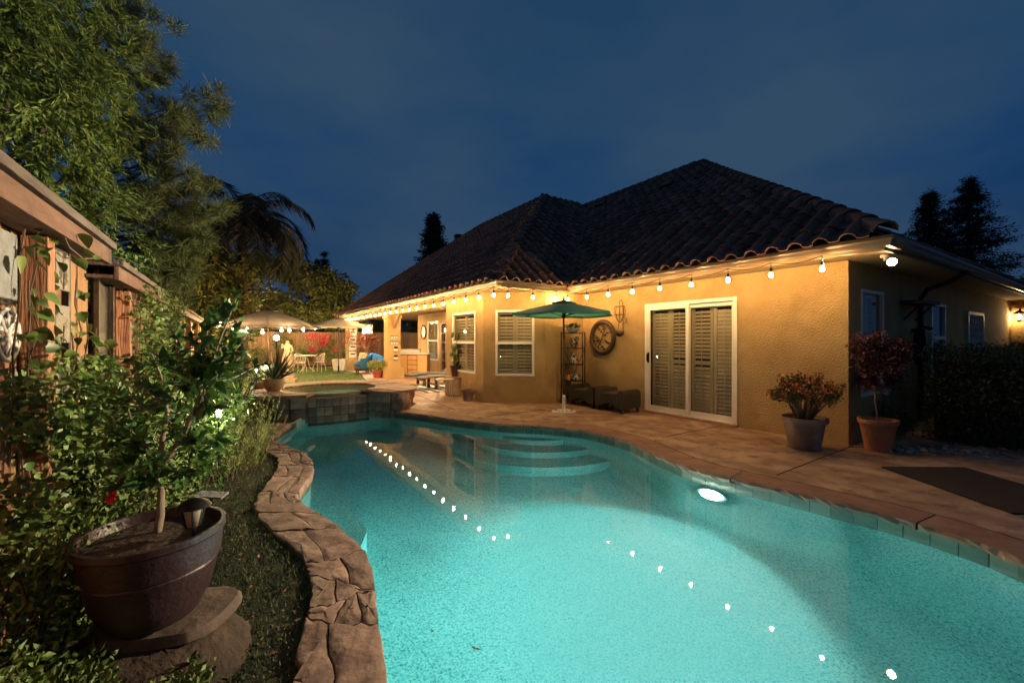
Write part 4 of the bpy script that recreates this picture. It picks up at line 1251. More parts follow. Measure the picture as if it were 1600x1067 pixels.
m.tube([(.0, -.01, .3), (.06, -.05, .34), (.12, -.03, .28), (.09, -.02, .2)], .006, 4); m.tube([(0, -.01, .3), (-.08, -.05, .2), (-.12, -.03, .05)], .006, 4); obj('bracket', m, M_bronze, wp)
m = MB(); m.lathe([(.02, -.08), (.08, -.04), (.10, .04), (.095, .04), (.07, -.02), (1e-6, -.03)], 14, (0, -.11, 0)); obj('basket', m, M_bronze, wp, smooth=True)

# ---- potted jade and red maple at the corner ------------------------------
jp = gp(1260, 699); jp = Vector((jp.x - .03, jp.y, .004))
t = pot('potted_plant', 'wide orange tinged jade plant in a weathered clay pot by the house corner', jp, [(.17, 0), (.18, .02), (.235, .33), (.262, .34), (.268, .40)], M_claygrey, 'potted plant', 26, 1)
m = MB(); m.lathe([(.20, -.003), (.21, .012)], 20); obj('saucer', m, M_claygrey, t)
jr = random.Random(8); br = MB(); tips = []
for k in range(20):
    a = jr.uniform(0, 6.28); r1 = jr.uniform(.05, .15); r2 = jr.uniform(.12, .44)
    p0 = Vector((r1 * math.cos(a) * .6, r1 * math.sin(a) * .6, .35)); p1 = Vector((r2 * .6 * math.cos(a), r2 * .6 * math.sin(a), jr.uniform(.55, .75))); p2 = Vector((r2 * math.cos(a), r2 * math.sin(a), jr.uniform(.66, 1.02 - r2 * .45)))
    br.tube([p0, p1, p2], [.022, .015, .007], 6); tips += [p1.lerp(p2, f) for f in (.3, .55, .8, 1.0)]
M_jstem = mat('jade_stem', (.20, .14, .10), (.3, .22, .16), 12, .8, .4, 30)
obj('stem', br, M_jstem, t, smooth=True)
M_jade = mat('jade_leaf', (.075, .10, .016), (.34, .085, .012), 7, .45, contrast=(.42, .58), island=.45)
P, d = blob_points([(*p, .095, .095, .085) for p in tips], 5200, .35)
P = P[P[:, 2] > .46]; d = unit(RNG.normal(size=P.shape) + [0, 0, .6])
leaves('leaves', P, d, RNG.uniform(.026, .05, len(P)), RNG.uniform(.018, .03, len(P)), M_jade, t, kind='stuff', fold=.2, wide=.6)

mp_ = gp(1372, 704); mp_ = Vector((mp_.x, mp_.y, .004))
t = pot('potted_plant', 'young dark red maple in a terracotta pot beside the hedge', mp_, [(.13, 0), (.19, .345), (.205, .345), (.21, .40)], M_tc, 'potted plant', 26, 1)
mr_ = random.Random(3); br = MB(); tips = []
br.tube([(0, 0, .36), (-.03, .02, .75), (-.01, .0, 1.1), (.03, 0, 1.4)], [.011, .010, .008, .004], 7)
for k in range(16):
    z = mr_.uniform(.62, 1.35); a = mr_.uniform(0, 6.28); l = mr_.uniform(.06, .26)
    e_ = Vector((l * math.cos(a), l * math.sin(a), z + mr_.uniform(-.02, .16))); br.tube([(0, 0, z - .08), e_ * .6 + Vector((0, 0, z * .4 + .02)), e_], [.007, .005, .003], 5); tips.append(e_)
obj('trunk', br, M_jstem, t, smooth=True)
M_maple = mat('maple_leaf', (.04, .010, .011), (.085, .02, .017), 5, .6, island=.4, trans=.2)
tips += [Vector((0, 0, 1.42)), Vector((.05, .05, 1.2)), Vector((-.08, 0, 1.0))]
P, d = blob_points([(*p, .145, .145, .14) for p in tips], 4600, .3)
leaves('leaves', P, unit(RNG.normal(size=P.shape) + [0, 0, -.5]), RNG.uniform(.035, .07, len(P)), RNG.uniform(.012, .03, len(P)), M_maple, t, kind='stuff')

# ---- door mat and side-wall fittings ----------------------------------------
M_mat = mat('rubber_mat', (.016, .011, .009), (.028, .02, .016), 40, .9, .6, 150)
m = MB(); m.bbox(-.45, .45, -.63, .63, 0, .012); obj('mat_body', m, M_mat, thing('floor_mat', 'large dark rectangular mat lying on the concrete near the hedge', 'mat', (4.52, 4.07, .003), -.02), bevel=.004)
sfl = thing('solar_light', 'small tilted solar flood light fixed to the side wall beside the downspout', 'solar light', H(.03, 3.05, 1.55), HR)
m = MB(); m.box((.10, 0, .0), (.16, .20, .02), rot=Matrix.Rotation(.6, 3, 'Y')); obj('panel', m, M_whitepaint, sfl)
m = MB(); m.box((.07, 0, .06), (.10, .14, .05), rot=Matrix.Rotation(.3, 3, 'Y')); obj('housing', m, M_black, sfl, bevel=.006)
m = MB(); m.tube([(0, 0, .05), (.05, 0, .04)], .015, 6); obj('arm', m, M_black, sfl)
br_ = thing('wall_shelf', 'short dark bracket shelf high on the side wall near the eave', 'bracket', H(.004, 2.45, 1.98), HR)
m = MB(); m.bbox(0, .28, -.45, .45, .0, .05); obj('board', m, M_bronze, br_, bevel=.004)
for y in (-.3, .3):
    m = MB(); m.tube([(.01, y, -.25), (.22, y, 0)], .014, 5); obj('strut', m, M_black, br_)
hs = thing('garden_hose', 'dark coiled hose and cables hanging on the side wall below the bracket shelf', 'hose', H(.004, 2.6, 1.3), HR)
m = MB()
for k in range(4):
    m.tube([(.06 + .02 * k, .16 * math.cos(a) + k * .01, .30 * math.sin(a)) for a in [2 * math.pi * j / 20 for j in range(21)]], .013, 5)
m.tube([(.06, .16, 0), (.05, .2, -.5), (.08, .18, -1.2)], .013, 5); obj('coil', m, M_black, hs, smooth=True)
m = MB(); m.box((.05, 0, .27), (.10, .05, .05)); obj('hook', m, M_black, hs)
sc_ = thing('wall_sconce', 'lit carriage lamp with curled arm on the far end of the side wall', 'wall lamp', H(.16, 11.197, 2.05), HR - math.pi / 2)
m = MB(); m.box((.012, 0, 0), (.02, .10, .24)); m.tube([(.02, 0, .08), (.08, 0, .20), (.18, 0, .22), (.24, 0, .14)], .012, 6); obj('arm', m, M_black, sc_)
m = MB(); m.lathe([(.02, .15), (.11, .08), (.115, .06)], 10, (.24, 0, 0)); m.lathe([(.06, -.13), (.03, -.16), (1e-6, -.17)], 10, (.24, 0, 0)); obj('cap', m, M_black, sc_)
m = MB(); m.lathe([(.055, -.12), (.085, .05)], 10, (.24, 0, 0)); obj('lantern_glass', m, M_glass, sc_)
m = MB(); m.ell((.24, 0, -.03), (.04, .04, .06), 8, 6); obj('bulb', m, emit('sconce_bulb', (1, .66, .30, 1), 550), sc_)
bb = thing('solar_panel', 'small pale tilted solar light panel standing among the maple branches', 'sign', H(.25, .40, .70), HR + .3)  # tilted panel of a small solar light on a stake
m = MB(); m.box((0, 0, .05), (.15, .012, .10), rot=Matrix.Rotation(.5, 3, 'Y')); obj('board', m, M_greyrough, bb)
m = MB(); m.tube([(0, 0, -.70), (0, 0, .05)], .008, 5); obj('stake', m, M_black, bb)

# ---- stone block, pots, side table by the bay wall ---------------------------
sbp = gp(712, 619)
t = thing('stone_block', 'rough tan stone block used as a plant stand by the bay wall', 'stone block', (sbp.x, sbp.y + .2, .002), -.5)
m = MB(); n = 6; rr = random.Random(6)
m.bbox(-.23, .23, -.20, .20, 0, .45)
o = obj('stone', m, M_tanpot, t, bevel=.03)
m = MB(); m.bbox(-.25, .25, -.22, .22, .452, .475); obj('top_slab', m, M_tanpot, t, bevel=.008)
t = pot('potted_plant', 'prickly pear cactus in a maroon pot on the tan stone block', (sbp.x - .02, sbp.y + .2, .478), [(.11, 0), (.155, .24), (.17, .24), (.17, .28)], M_maroon, 'potted plant', 18, 1)
M_pad = mat('cactus_pad', (.16, .20, .05), (.24, .27, .08), 7, .6)
cr = random.Random(5)
for k in range(26):
    z = cr.uniform(.30, 1.0); a = cr.uniform(0, 6.28); r_ = cr.uniform(.0, .22) * (1 if z > .45 else .4)
    m = MB(); m.ell((0, 0, .07), (.055, .014, .08), 8, 6)
    o = obj('cactus_pad', m, M_pad, t, (r_ * math.cos(a), r_ * math.sin(a), z), smooth=True); o.rotation_euler = (cr.uniform(-.7, .7), cr.uniform(-.9, .9), cr.uniform(0, 3.1))
m = MB()
for k in range(6): a = k; m.tube([(.03 * math.cos(a), .03 * math.sin(a), .22), (.08 * math.cos(a), .08 * math.sin(a), .6), (.14 * math.cos(a), .14 * math.sin(a), .95)], [.016, .013, .008], 5)
obj('stem', m, M_pad, t, smooth=True)
q = gp(730, 627)
t = pot('potted_plant', 'small clay pot of twigs on the patio at the foot of the bay wall', (q.x, q.y + .12, .002), [(.10, 0), (.145, .20), (.165, .20), (.165, .25)], M_claygrey, 'potted plant', 18, 1)
m = MB(); cr = random.Random(2)
for k in range(9): a = cr.uniform(0, 6.28); m.tube([(.02 * math.cos(a), .02 * math.sin(a), .20), (.12 * math.cos(a), .12 * math.sin(a), cr.uniform(.3, .44))], [.005, .003], 4)
obj('twigs', m, M_jstem, t)
q = gp(693, 626)
t = thing('side_table', 'small white wire side table at the end of the loungers', 'side table', (q.x, q.y + .15, .002), .3)
for sx, sy in ((-1, -1), (1, -1), (1, 1), (-1, 1)):
    m = MB(); m.tube([(sx * .17, sy * .15, 0), (sx * .13, sy * .11, .25), (sx * .15, sy * .13, .47)], .009, 5); obj('leg', m, M_whitepaint, t)
m = MB(); m.bbox(-.20, .20, -.17, .17, .47, .49); obj('table_top', m, M_whitepaint, t, bevel=.006)

# ---- loungers and rug -----------------------------------------------------------
M_rug = bpy.data.materials.new('striped_rug'); M_rug.use_nodes = True
_n = M_rug.node_tree; _tc = _n.nodes.new('ShaderNodeTexCoord'); _w = _n.nodes.new('ShaderNodeTexWave'); _w.inputs['Scale'].default_value = 1.1; _w.inputs['Distortion'].default_value = 2.5; _w.inputs['Detail'].default_value = 1
_r = _n.nodes.new('ShaderNodeValToRGB'); _r.color_ramp.elements[0].position = .45; _r.color_ramp.elements[0].color = (.05, .065, .10, 1); _r.color_ramp.elements[1].position = .55; _r.color_ramp.elements[1].color = (.5, .47, .42, 1)
_n.links.new(_tc.outputs['Object'], _w.inputs[0]); _n.links.new(_w.outputs[0], _r.inputs[0]); _n.links.new(_r.outputs[0], _n.nodes['Principled BSDF'].inputs['Base Color']); _n.nodes['Principled BSDF'].inputs['Roughness'].default_value = .95
BA = math.atan2(BV.y, BV.x)
m = MB(); m.bbox(-1.2, 1.2, -.85, .85, 0, .012)
obj('rug_body', m, M_rug, thing('outdoor_rug', 'dark blue and white patterned rug under the two loungers', 'rug', (-1.75, 12.55, .003), BA))
M_sling = mat('grey_sling', (.055, .053, .052), (.08, .077, .075), 30, .8, .3, 120)
M_lframe = mat('lounger_frame', (.05, .04, .035), (.075, .06, .05), 20, .5)
def lounger(label, loc):
    t = thing('sun_lounger', label, 'sun lounger', loc, BA, 'sun loungers on the patio')
    m = MB(); ht = .36; pts = [(0, ht - .03), (.25, ht), (.6, ht + .015), (1.05, ht - .01), (1.25, ht - .01)]
    def strip(pts, nm, mt):
        m = MB()
        for x, z in pts: m.v += [(x, -.31, z), (x, .31, z), (x, .31, z - .035), (x, -.31, z - .035)]
        for i in range(len(pts) - 1):
            for c in range(4): a = i * 4 + c; b = i * 4 + (c + 1) % 4; m.f.append((a, b, b + 4, a + 4))
        m.f += [(0, 3, 2, 1), tuple(len(pts) * 4 - 4 + c for c in (0, 1, 2, 3))]
        return obj(nm, m, mt, t, bevel=.008)
    strip(pts, 'seat', M_sling); strip([(1.26, ht), (1.55, ht + .22), (1.85, ht + .42)], 'backrest', M_sling)
    for x in (.42, 1.35):
        for sy in (-1, 1):
            m = MB(); m.box((x, sy * .28, .165), (.09, .045, .33), top=.8); obj('leg', m, M_lframe, t)
        m = MB(); m.box((x, 0, .14), (.05, .51, .04)); obj('crossbar', m, M_lframe, t)
lounger('dark grey sun lounger farther from the pool on the patterned rug', (gp(633, 605).x, gp(633, 605).y + .35, .016))
lounger('dark grey sun lounger nearer to the pool on the patterned rug', (gp(652, 610).x, gp(652, 610).y + .12, .016))

# ---- outdoor cabinet, clock, plaques -------------------------------------------
M_maple_w = mat('cabinet_wood', (.50, .28, .10), (.60, .36, .14), 4, .5, .1, 20, stretch=(1, 1, 6))
M_darkwood = mat('cabinet_carcass', (.16, .075, .025), (.22, .11, .04), 4, .6)
M_counter = mat('white_counter', (.66, .62, .55), (.73, .69, .62), 8, .35)
cb = at(644, 530, 16.2)
t = thing('outdoor_cabinet', 'honey wood counter cabinet with drawers and white top on the covered patio', 'cabinet', (cb.x, cb.y + .3, .002), .04)
m = MB(); m.bbox(-.57, .57, -.29, .30, .06, .84); m.bbox(-.52, .52, -.25, .28, 0, .06); obj('carcass', m, M_darkwood, t)
for xa, xb in ((-.55, -.20), (.18, .55)):
    m = MB(); m.bbox(xa + .008, xb - .008, -.315, -.292, .10, .80); o = obj('door', m, M_maple_w, t, bevel=.004)
    k = MB(); k.ell((xb - .04 if xa < 0 else xa + .04, -.325, .62), (.012, .014, .012), 8, 5); obj('knob', k, M_black, o)
for k in range(4):
    m = MB(); m.bbox(-.18, .16, -.315, -.292, .10 + k * .178, .10 + k * .178 + .150); o = obj('drawer', m, M_maple_w, t, bevel=.004)
    kk = MB(); kk.ell((-.01, -.325, .18 + k * .178), (.012, .014, .012), 8, 5); obj('knob', kk, M_black, o)
m = MB(); m.bbox(-.61, .61, -.34, .33, .842, .885); obj('counter_top', m, M_counter, t, bevel=.006)
t = thing('white_box', 'low white box standing on the wooden cabinet counter', 'box', (cb.x - .15, cb.y + .40, .888), .04)
m = MB(); m.bbox(-.38, .38, -.14, .14, 0, .12); obj('box_body', m, M_whitepaint, t, bevel=.02)
m = MB(); m.bbox(-.39, .39, -.15, .15, .122, .15); obj('lid', m, M_whitepaint, t, bevel=.008)
t = thing('wall_clock', 'oval dark framed wall clock with pale face on the patio wall', 'clock', H(-14.75, -.13, 1.72), HR)
obj('frame', ring_y(.27, .04, -.02, 32), M_bronze, t, smooth=True)
m = MB(); m.v = [(.25 * math.cos(2 * math.pi * k / 28), -.01, .25 * math.sin(2 * math.pi * k / 28)) for k in range(28)]; m.f = [tuple(range(28))]; obj('face', m, M_whitepaint, t)
m = MB(); m.box((.03, -.018, .04), (.012, .006, .16), rot=Matrix.Rotation(.6, 3, 'Y')); m.box((-.04, -.018, .0), (.012, .006, .12), rot=Matrix.Rotation(1.4, 3, 'Y')); obj('hands', m, M_black, t)
# plaques on the near column (house frame: column face at y = -2.12)
for nm, lab, z, w_, h_, mt in (('wall_plaque', 'pale wide plaque at the top of the near patio column', 1.52, .30, .10, M_plate), ('wall_plaque', 'pale scalloped plaque second from the top on the near patio column', 1.32, .34, .13, M_plate)):
    t = thing(nm, lab, 'plaque', H(-13.218, -1.88, z), HR + math.pi / 2)
    m = MB(); m.bbox(-w_ / 2, w_ / 2, -.025, 0, -h_ / 2, h_ / 2); obj('board', m, mt, t, bevel=.008)
    for k in (-1, 0, 1):
        m = MB(); m.ell((k * w_ * .3, -.03, -h_ * .3), (.035, .02, .03), 8, 5); obj('boss', m, M_whitepaint, t, smooth=True)
for z, lab in ((1.03, 'upper black and white bird cup on the near patio column'), (.72, 'lower black and white bird cup on the near patio column')):
    t = thing('wall_cup', lab, 'ornament', H(-13.218, -1.84, z), HR + math.pi / 2)
    m = MB(); m.ell((0, -.07, .0), (.085, .07, .06), 10, 6); obj('cup_body', m, M_whitepaint, t, smooth=True)
    m = MB(); m.ell((.0, -.08, .075), (.075, .06, .04), 10, 6); obj('hood', m, M_black, t, smooth=True)
    m = MB(); m.box((0, -.012, .02), (.10, .02, .2)); obj('back_plate', m, M_black, t)
t = thing('hanging_sign', 'column of four small white sign boards hung one below another on the far patio column', 'sign', H(-19.757, -1.88, 1.9), HR + math.pi / 2)
for k in range(4):
    m = MB(); m.bbox(-.17, .17, -.03, -.005, -.30 - k * .36, -.02 - k * .36); o = obj('board', m, M_whitepaint, t, bevel=.006)
    if k < 3:
        m = MB(); m.tube([(-.1, -.015, -.30 - k * .36), (-.1, -.015, -.38 - k * .36)], .006, 4); m.tube([(.1, -.015, -.30 - k * .36), (.1, -.015, -.38 - k * .36)], .006, 4); obj('link', m, M_black, t)
    m = MB(); m.bbox(-.11, .11, -.033, -.031, -.17 - k * .36, -.10 - k * .36); obj('print', m, M_maroon, o)

# ---- blue chairs -------------------------------------------------------------------
M_blue = mat('blue_fabric', (.015, .12, .32), (.025, .16, .40), 5, .85, .2, 60)
M_bfront = mat('dark_wicker_base', (.05, .04, .035), (.09, .07, .06), 40, .7, .6, 60)
def tub_chair(label, loc, rz):
    t = thing('tub_chair', label, 'armchair', loc, rz, 'blue tub chairs on the covered patio')
    m = MB(); n = 18
    for k in range(n + 1):
        a = math.pi * (-.12 + 1.24 * k / n); h_ = .62 + .18 * math.sin(max(0, min(math.pi, a))) ** 1.5
        for r_, z in ((.36, .18), (.41, h_ - .03), (.385, h_), (.35, h_ - .03), (.31, .18)): m.v.append((r_ * math.cos(a), r_ * math.sin(a), z))
    for k in range(n):
        for c in range(5): a = k * 5 + c; b = k * 5 + (c + 1) % 5; m.f.append((a, b, b + 5, a + 5))
    m.f += [(4, 3, 2, 1, 0), tuple(n * 5 + c for c in range(5))]
    obj('back', m, M_blue, t, auto=True)
    m = MB(); m.lathe([(.30, .30), (.33, .36), (.31, .43), (1e-6, .45)], 18); obj('seat', m, M_blue, t, smooth=True)
    m = MB(); m.lathe([(.30, .10), (.35, .295)], 18); obj('base', m, M_bfront, t, smooth=True)
    for sx, sy in ((-1, -1), (1, -1), (1, 1), (-1, 1)):
        m = MB(); m.box((sx * .2, sy * .2, .05), (.04, .04, .10)); obj('leg', m, M_black, t)
    return t
c1 = at(566, 530, 18.0); c2 = at(590, 530, 18.9)
tub_chair('blue tub chair with a floral pillow nearest the lawn', (c1.x, c1.y, .004), R(-150) + math.pi / 2)
tub_chair('blue tub chair with an empty seat half behind the near column', (c2.x, c2.y, .004), R(60))
M_floral = mat('floral_fabric', (.65, .60, .45), (.30, .22, .03), 26, .85, contrast=(.45, .6), dirt=((.06, .12, .3), 19, .55, .62))
t = thing('pillow', 'square floral pillow leaning in the nearest blue chair', 'pillow', (c1.x + .02, c1.y - .15, .46), -.3)
m = MB(); n = 8
for i in range(n + 1):
    for j in range(n + 1):
        u, v_ = i / n * 2 - 1, j / n * 2 - 1; b = .07 * (1 - u ** 4) * (1 - v_ ** 4); m.v.append((u * .2 * (1 - .06 * (1 - v_ * v_)), -b, .22 + v_ * .2 * (1 - .06 * (1 - u * u))))
for i in range(n + 1):
    for j in range(n + 1):
        x_, y_, z_ = m.v[i * (n + 1) + j]; m.v.append((x_, -y_, z_))
k2 = (n + 1) ** 2
for i in range(n):
    for j in range(n):
        a = i * (n + 1) + j; m.f += [(a, a + n + 1, a + n + 2, a + 1), (a + k2, a + 1 + k2, a + n + 2 + k2, a + n + 1 + k2)]
o = obj('cushion', m, M_floral, t, smooth=True); o.rotation_euler = (-.3, 0, 0)

# ---- chandelier ---------------------------------------------------------------------
q = at(574, 530, 18.6)
t = thing('chandelier', 'cylindrical crystal pendant lamp under the patio roof', 'chandelier', (q.x, q.y, 2.08), 0)
M_crystal = mat('crystal_bead', (.75, .72, .65), None, rough=.15, trans=.5)
for r_ in (.21, .12):
    n = 14 if r_ > .2 else 8
    m = MB()
    for k in range(n):
        a = 2 * math.pi * k / n
        for j in range(5): m.ell((r_ * math.cos(a), r_ * math.sin(a), -.05 - j * .085), (.028, .028, .036), 6, 4)
    o = obj('crystal_beads', m, M_crystal, t, smooth=True); o['kind'] = 'stuff'
m = MB(); m.lathe([(.23, 0), (.23, .02), (1e-6, .03)], 20); m.tube([(0, 0, .02), (0, 0, .38)], .008, 5); obj('canopy_ring', m, M_bronze, t)
m = MB(); m.ell((0, 0, -.2), (.045, .045, .07), 8, 6); obj('bulb', m, emit('chandelier_bulb', (1, .75, .45, 1), 5500), t)

# ---- bistro set -------------------------------------------------------------------------
M_wiron = mat('white_wrought_iron', (.60, .52, .44), (.7, .62, .54), 9, .5)
bs = gp(478, 580, 0); bs = Vector((bs.x, bs.y, -.02))
t = thing('bistro_table', 'round white wrought iron table on the lawn with its chairs', 'table', bs)
m = MB(); m.lathe([(.44, .70), (.45, .715), (.44, .73), (1e-6, .731)], 26); obj('table_top', m, M_wiron, t)
for k in range(3):
    a = k * 2.094 + .3
    m = MB(); m.tube([(.04 * math.cos(a), .04 * math.sin(a), .68), (.10 * math.cos(a), .10 * math.sin(a), .4), (.16 * math.cos(a), .16 * math.sin(a), .18), (.36 * math.cos(a), .36 * math.sin(a), 0)], .016, 5); obj('leg', m, M_wiron, t)
def iron_chair(first=None):
    t = thing('iron_chair', 'white lattice backed iron chair left of the bistro table', 'chair', bs + Vector((-.55, -.15, 0)), 1.4, 'white iron chairs round the bistro table')
    m = MB(); m.lathe([(.21, .42), (.22, .435), (.21, .45), (1e-6, .45)], 18); obj('seat', m, M_wiron, t)
    for k, (sx, sy) in enumerate(((-1, -1), (1, -1), (1, 1), (-1, 1))):
        m = MB(); m.tube([(sx * .13, sy * .13, .43), (sx * .19, sy * .19, .2), (sx * .2, sy * .2, 0)], .012, 5); obj('leg', m, M_wiron, t)
    m = MB(); pts = []
    for k in range(13):
        a = math.pi * (-.05 + 1.1 * k / 12); pts.append((.25 * math.cos(a), .22 * math.sin(a), .62 + .20 * math.sin(max(0, a) if a < math.pi else 0)))
    m.tube(pts, .016, 5)
    low = [(x * .86, y * .86, .46) for x, y, z in pts]
    for k in range(12):
        m.tube([low[k], pts[k + 1]], .007, 4); m.tube([low[k + 1], pts[k]], .007, 4)
    obj('back_rail', m, M_wiron, t)
    return t
ch = iron_chair()
dup(ch, bs + Vector((.05, -.62, 0)), 3.2, 'white lattice backed iron chair in front of the bistro table')
dup(ch, bs + Vector((.62, -.05, 0)), -1.6, 'white lattice backed iron chair right of the bistro table')
t = thing('seat_cushion', 'dark red cushion on the left iron chair', 'cushion', bs + Vector((-.55, -.15, .452)), 1.4)
m = MB(); m.bbox(-.17, .17, -.17, .17, 0, .05); obj('cushion_body', m, mat('red_cushion', (.22, .02, .02), (.3, .04, .03), 6, .85), t, bevel=.02)

# ---- statue ----------------------------------------------------------------------------------
M_stat = mat('cast_stone', (.22, .17, .125), (.30, .24, .18), 8, .85, .5, 30, dirt=((.2, .15, .11), 6, .55, .75))
q = gp(449, 596); st = thing('garden_statue', 'pale cast stone statue of a draped figure on a stepped pedestal behind the spa', 'statue', (q.x, q.y, -.02), .3)
m = MB(); m.box((0, 0, .06), (.56, .56, .12)); m.box((0, 0, .175), (.42, .42, .11)); m.lathe([(.17, .23), (.19, .27), (.12, .32), (.12, .46), (.18, .50), (.19, .54)], 18); obj('pedestal', m, M_stat, st, bevel=.008)
sv = [(0, 0, .92), (0, 0, 1.10), (0, 0, 1.22), (0, 0, 1.30), (0, 0, 1.40), (.02, -.01, .74), (.0, -.02, .56), (-.06, 0, .74), (-.07, .02, .56), (.11, 0, 1.20), (.17, -.04, 1.06), (.10, -.12, .98), (-.11, 0, 1.20), (-.18, .02, 1.12), (-.14, -.02, 1.30), (.06, -.02, .74), (.07, -.03, .56)]
se = [(0, 1), (1, 2), (2, 3), (3, 4), (0, 15), (15, 16), (0, 7), (7, 8), (2, 9), (9, 10), (10, 11), (2, 12), (12, 13), (13, 14)]
sr = [.105, .095, .095, .045, .07, .08, .07, .085, .075, .05, .04, .03, .05, .04, .03, .085, .075]
me = bpy.data.meshes.new('figure'); me.from_pydata(sv, se, []); me.update()
used = sorted({i for e_ in se for i in e_}); 
o = link('figure', me, M_stat, st)
o.modifiers.new('skin', 'SKIN'); su = o.modifiers.new('sub', 'SUBSURF'); su.levels = 2; su.render_levels = 2
if not me.skin_vertices: 
    bmx = __import__('bmesh').new(); bmx.from_mesh(me); bmx.verts.layers.skin.verify(); bmx.to_mesh(me); bmx.free()
for i, s_ in enumerate(me.skin_vertices[0].data): s_.radius = (sr[i], sr[i]); s_.use_root = (i == 0)
m = MB(); dr_ = []
for k in range(20):
    a = 2 * math.pi * k / 20; f = 1 + .10 * math.sin(6 * a)
    for r_, z in ((.12, 1.02), (.14, .86), (.17, .68), (.18, .55)): m.v.append((r_ * f * math.cos(a), r_ * f * .9 * math.sin(a), z))
for k in range(20):
    for c in range(3): a = k * 4 + c; b = ((k + 1) % 20) * 4 + c; m.f.append((a, b, b + 1, a + 1))
obj('drapery', m, M_stat, st, smooth=True)

# ---- planters by the lawn ---------------------------------------------------------------------
q = at(531, 530, 19.7)
wpl = thing('planter', 'tall white tapered planter holding red bougainvillea at the lawn edge', 'planter', (q.x, q.y, -.02), .2)
m = MB(); m.box((0, 0, .26), (.46, .46, .52), top=1.32); obj('planter_body', m, M_whitepaint, wpl, bevel=.01)
M_bleaf = mat('bougainvillea_leaf', (.05, .10, .025), (.10, .16, .04), 6, .7, island=.4)
M_bract = mat('red_bract', (.42, .012, .035), (.60, .03, .06), 5, .7, island=.3, trans=.2)
M_twig = mat('brown_twig', (.09, .06, .04), (.15, .10, .07), 12, .9)
def bush(t, blobs, n, m_, size, nm='leaves', up=.3, w=.5, shell=.4):
    P, d = blob_points(blobs, n, shell)
    return leaves(nm, P, unit(RNG.normal(size=P.shape) + d * .8 + [0, 0, up]), RNG.uniform(size * .6, size * 1.3, n), RNG.uniform(size * w * .6, size * w, n), m_, t, kind='stuff')
m = MB()
for k in range(5): m.tube([(0, 0, .5), (.1 * math.cos(k * 1.3), .1 * math.sin(k * 1.3), 1.0), (.2 * math.cos(k * 1.3), .2 * math.sin(k * 1.3), 1.6)], [.02, .014, .008], 5)
obj('stem', m, M_twig, wpl)
bush(wpl, [(0, 0, .95, .35, .3, .4), (.35, .1, 1.5, .28, .28, .45)], 700, M_bleaf, .07)
bush(wpl, [(-.15, -.1, .9, .28, .22, .25), (.42, 0, 1.55, .2, .22, .45), (.05, 0, 1.2, .2, .2, .2)], 520, M_bract, .06, 'red_flowers')
bv = at(497, 530, 21.5); t = thing('bougainvillea', 'red flowering bougainvillea trained on the back fence left of the white planter', 'shrub', (bv.x, bv.y, -.02))
m = MB()
for k in range(5): m.tube([(0, 0, 0), (.2 * (k - 2), .1, .8), (.35 * (k - 2), .15, 1.7)], [.03, .02, .01], 5)
obj('stem', m, M_twig, t)
bush(t, [(0, 0, 1.2, 1.1, .3, .5), (-.9, 0, .7, .6, .3, .6), (.8, 0, .6, .6, .3, .6)], 1500, M_bleaf, .09)
bush(t, [(-.1, -.2, 1.55, .5, .25, .25), (.45, -.2, 1.5, .3, .2, .3), (.3, -.2, 1.2, .25, .2, .2), (-.2, -.2, .95, .3, .2, .15)], 700, M_bract, .085, 'red_flowers')
q = gp(590, 590)
t = pot('potted_plant', 'round green succulent shrub in a red pot at the foot of the near column', (q.x, q.y + .05, .004), [(.15, 0), (.19, .20), (.21, .20), (.21, .25)], mat('red_pot', (.23, .035, .03), (.30, .06, .045), 5, .5), 'potted plant', 18, 1)
M_lime = mat('lime_leaf', (.15, .20, .03), (.26, .29, .06), 5, .5, island=.35)
bush(t, [(0, 0, .46, .42, .36, .20)], 900, M_lime, .075)
q = at(1008 - 0, 530, 1)
q = at(593, 530, 20.5); t = thing('foliage_plant', 'red leaved croton shrub behind the blue chairs', 'shrub', (q.x - .55, q.y, 0))
M_croton = mat('croton_leaf', (.16, .05, .03), (.30, .12, .05), 5, .6, island=.5)
m = MB(); m.tube([(0, 0, 0), (0, 0, 1.2)], [.03, .015], 5); obj('stem', m, M_twig, t)
bush(t, [(0, 0, 1.35, .5, .45, .5)], 420, M_croton, .2, w=.35)

# ---- pots and lanterns on the spa rim -----------------------------------------------------------
CZ = .402
def sp_at(px, py): q = gp(px, py, CZ); return Vector((q.x, q.y, CZ))
q = sp_at(420, 612); q.y += .17
yp = pot('potted_plant', 'spiky yucca in a round tan stone pot on the spa rim', q, [(.11, 0), (.165, .06), (.19, .14), (.185, .21), (.20, .24)], M_tanpot, 'potted plant', 22, 1)
M_yucca = mat('yucca_leaf', (.065, .085, .03), (.12, .14, .05), 6, .6, island=.35)
n = 150; a = RNG.uniform(0, 6.28, n); el = RNG.uniform(.35, 1.45, n)
D = np.stack([np.cos(a) * np.cos(el), np.sin(a) * np.cos(el), np.sin(el)], 1)
leaves('leaves', np.array([[.03, 0, .22]] * n) + RNG.normal(size=(n, 3)) * .02, D, RNG.uniform(.42, .80, n), .026, M_yucca, yp, kind='stuff', fold=.2, wide=.3)
q2 = sp_at(396, 607); q2.y += .15
t = pot('potted_plant', 'wide low clay bowl of trailing greenery on the left of the spa rim', q2, [(.10, 0), (.16, .05), (.19, .12)], M_claygrey, 'potted plant', 20, 1)
bush(t, [(0, 0, .2, .16, .16, .10)], 420, M_bleaf, .04)
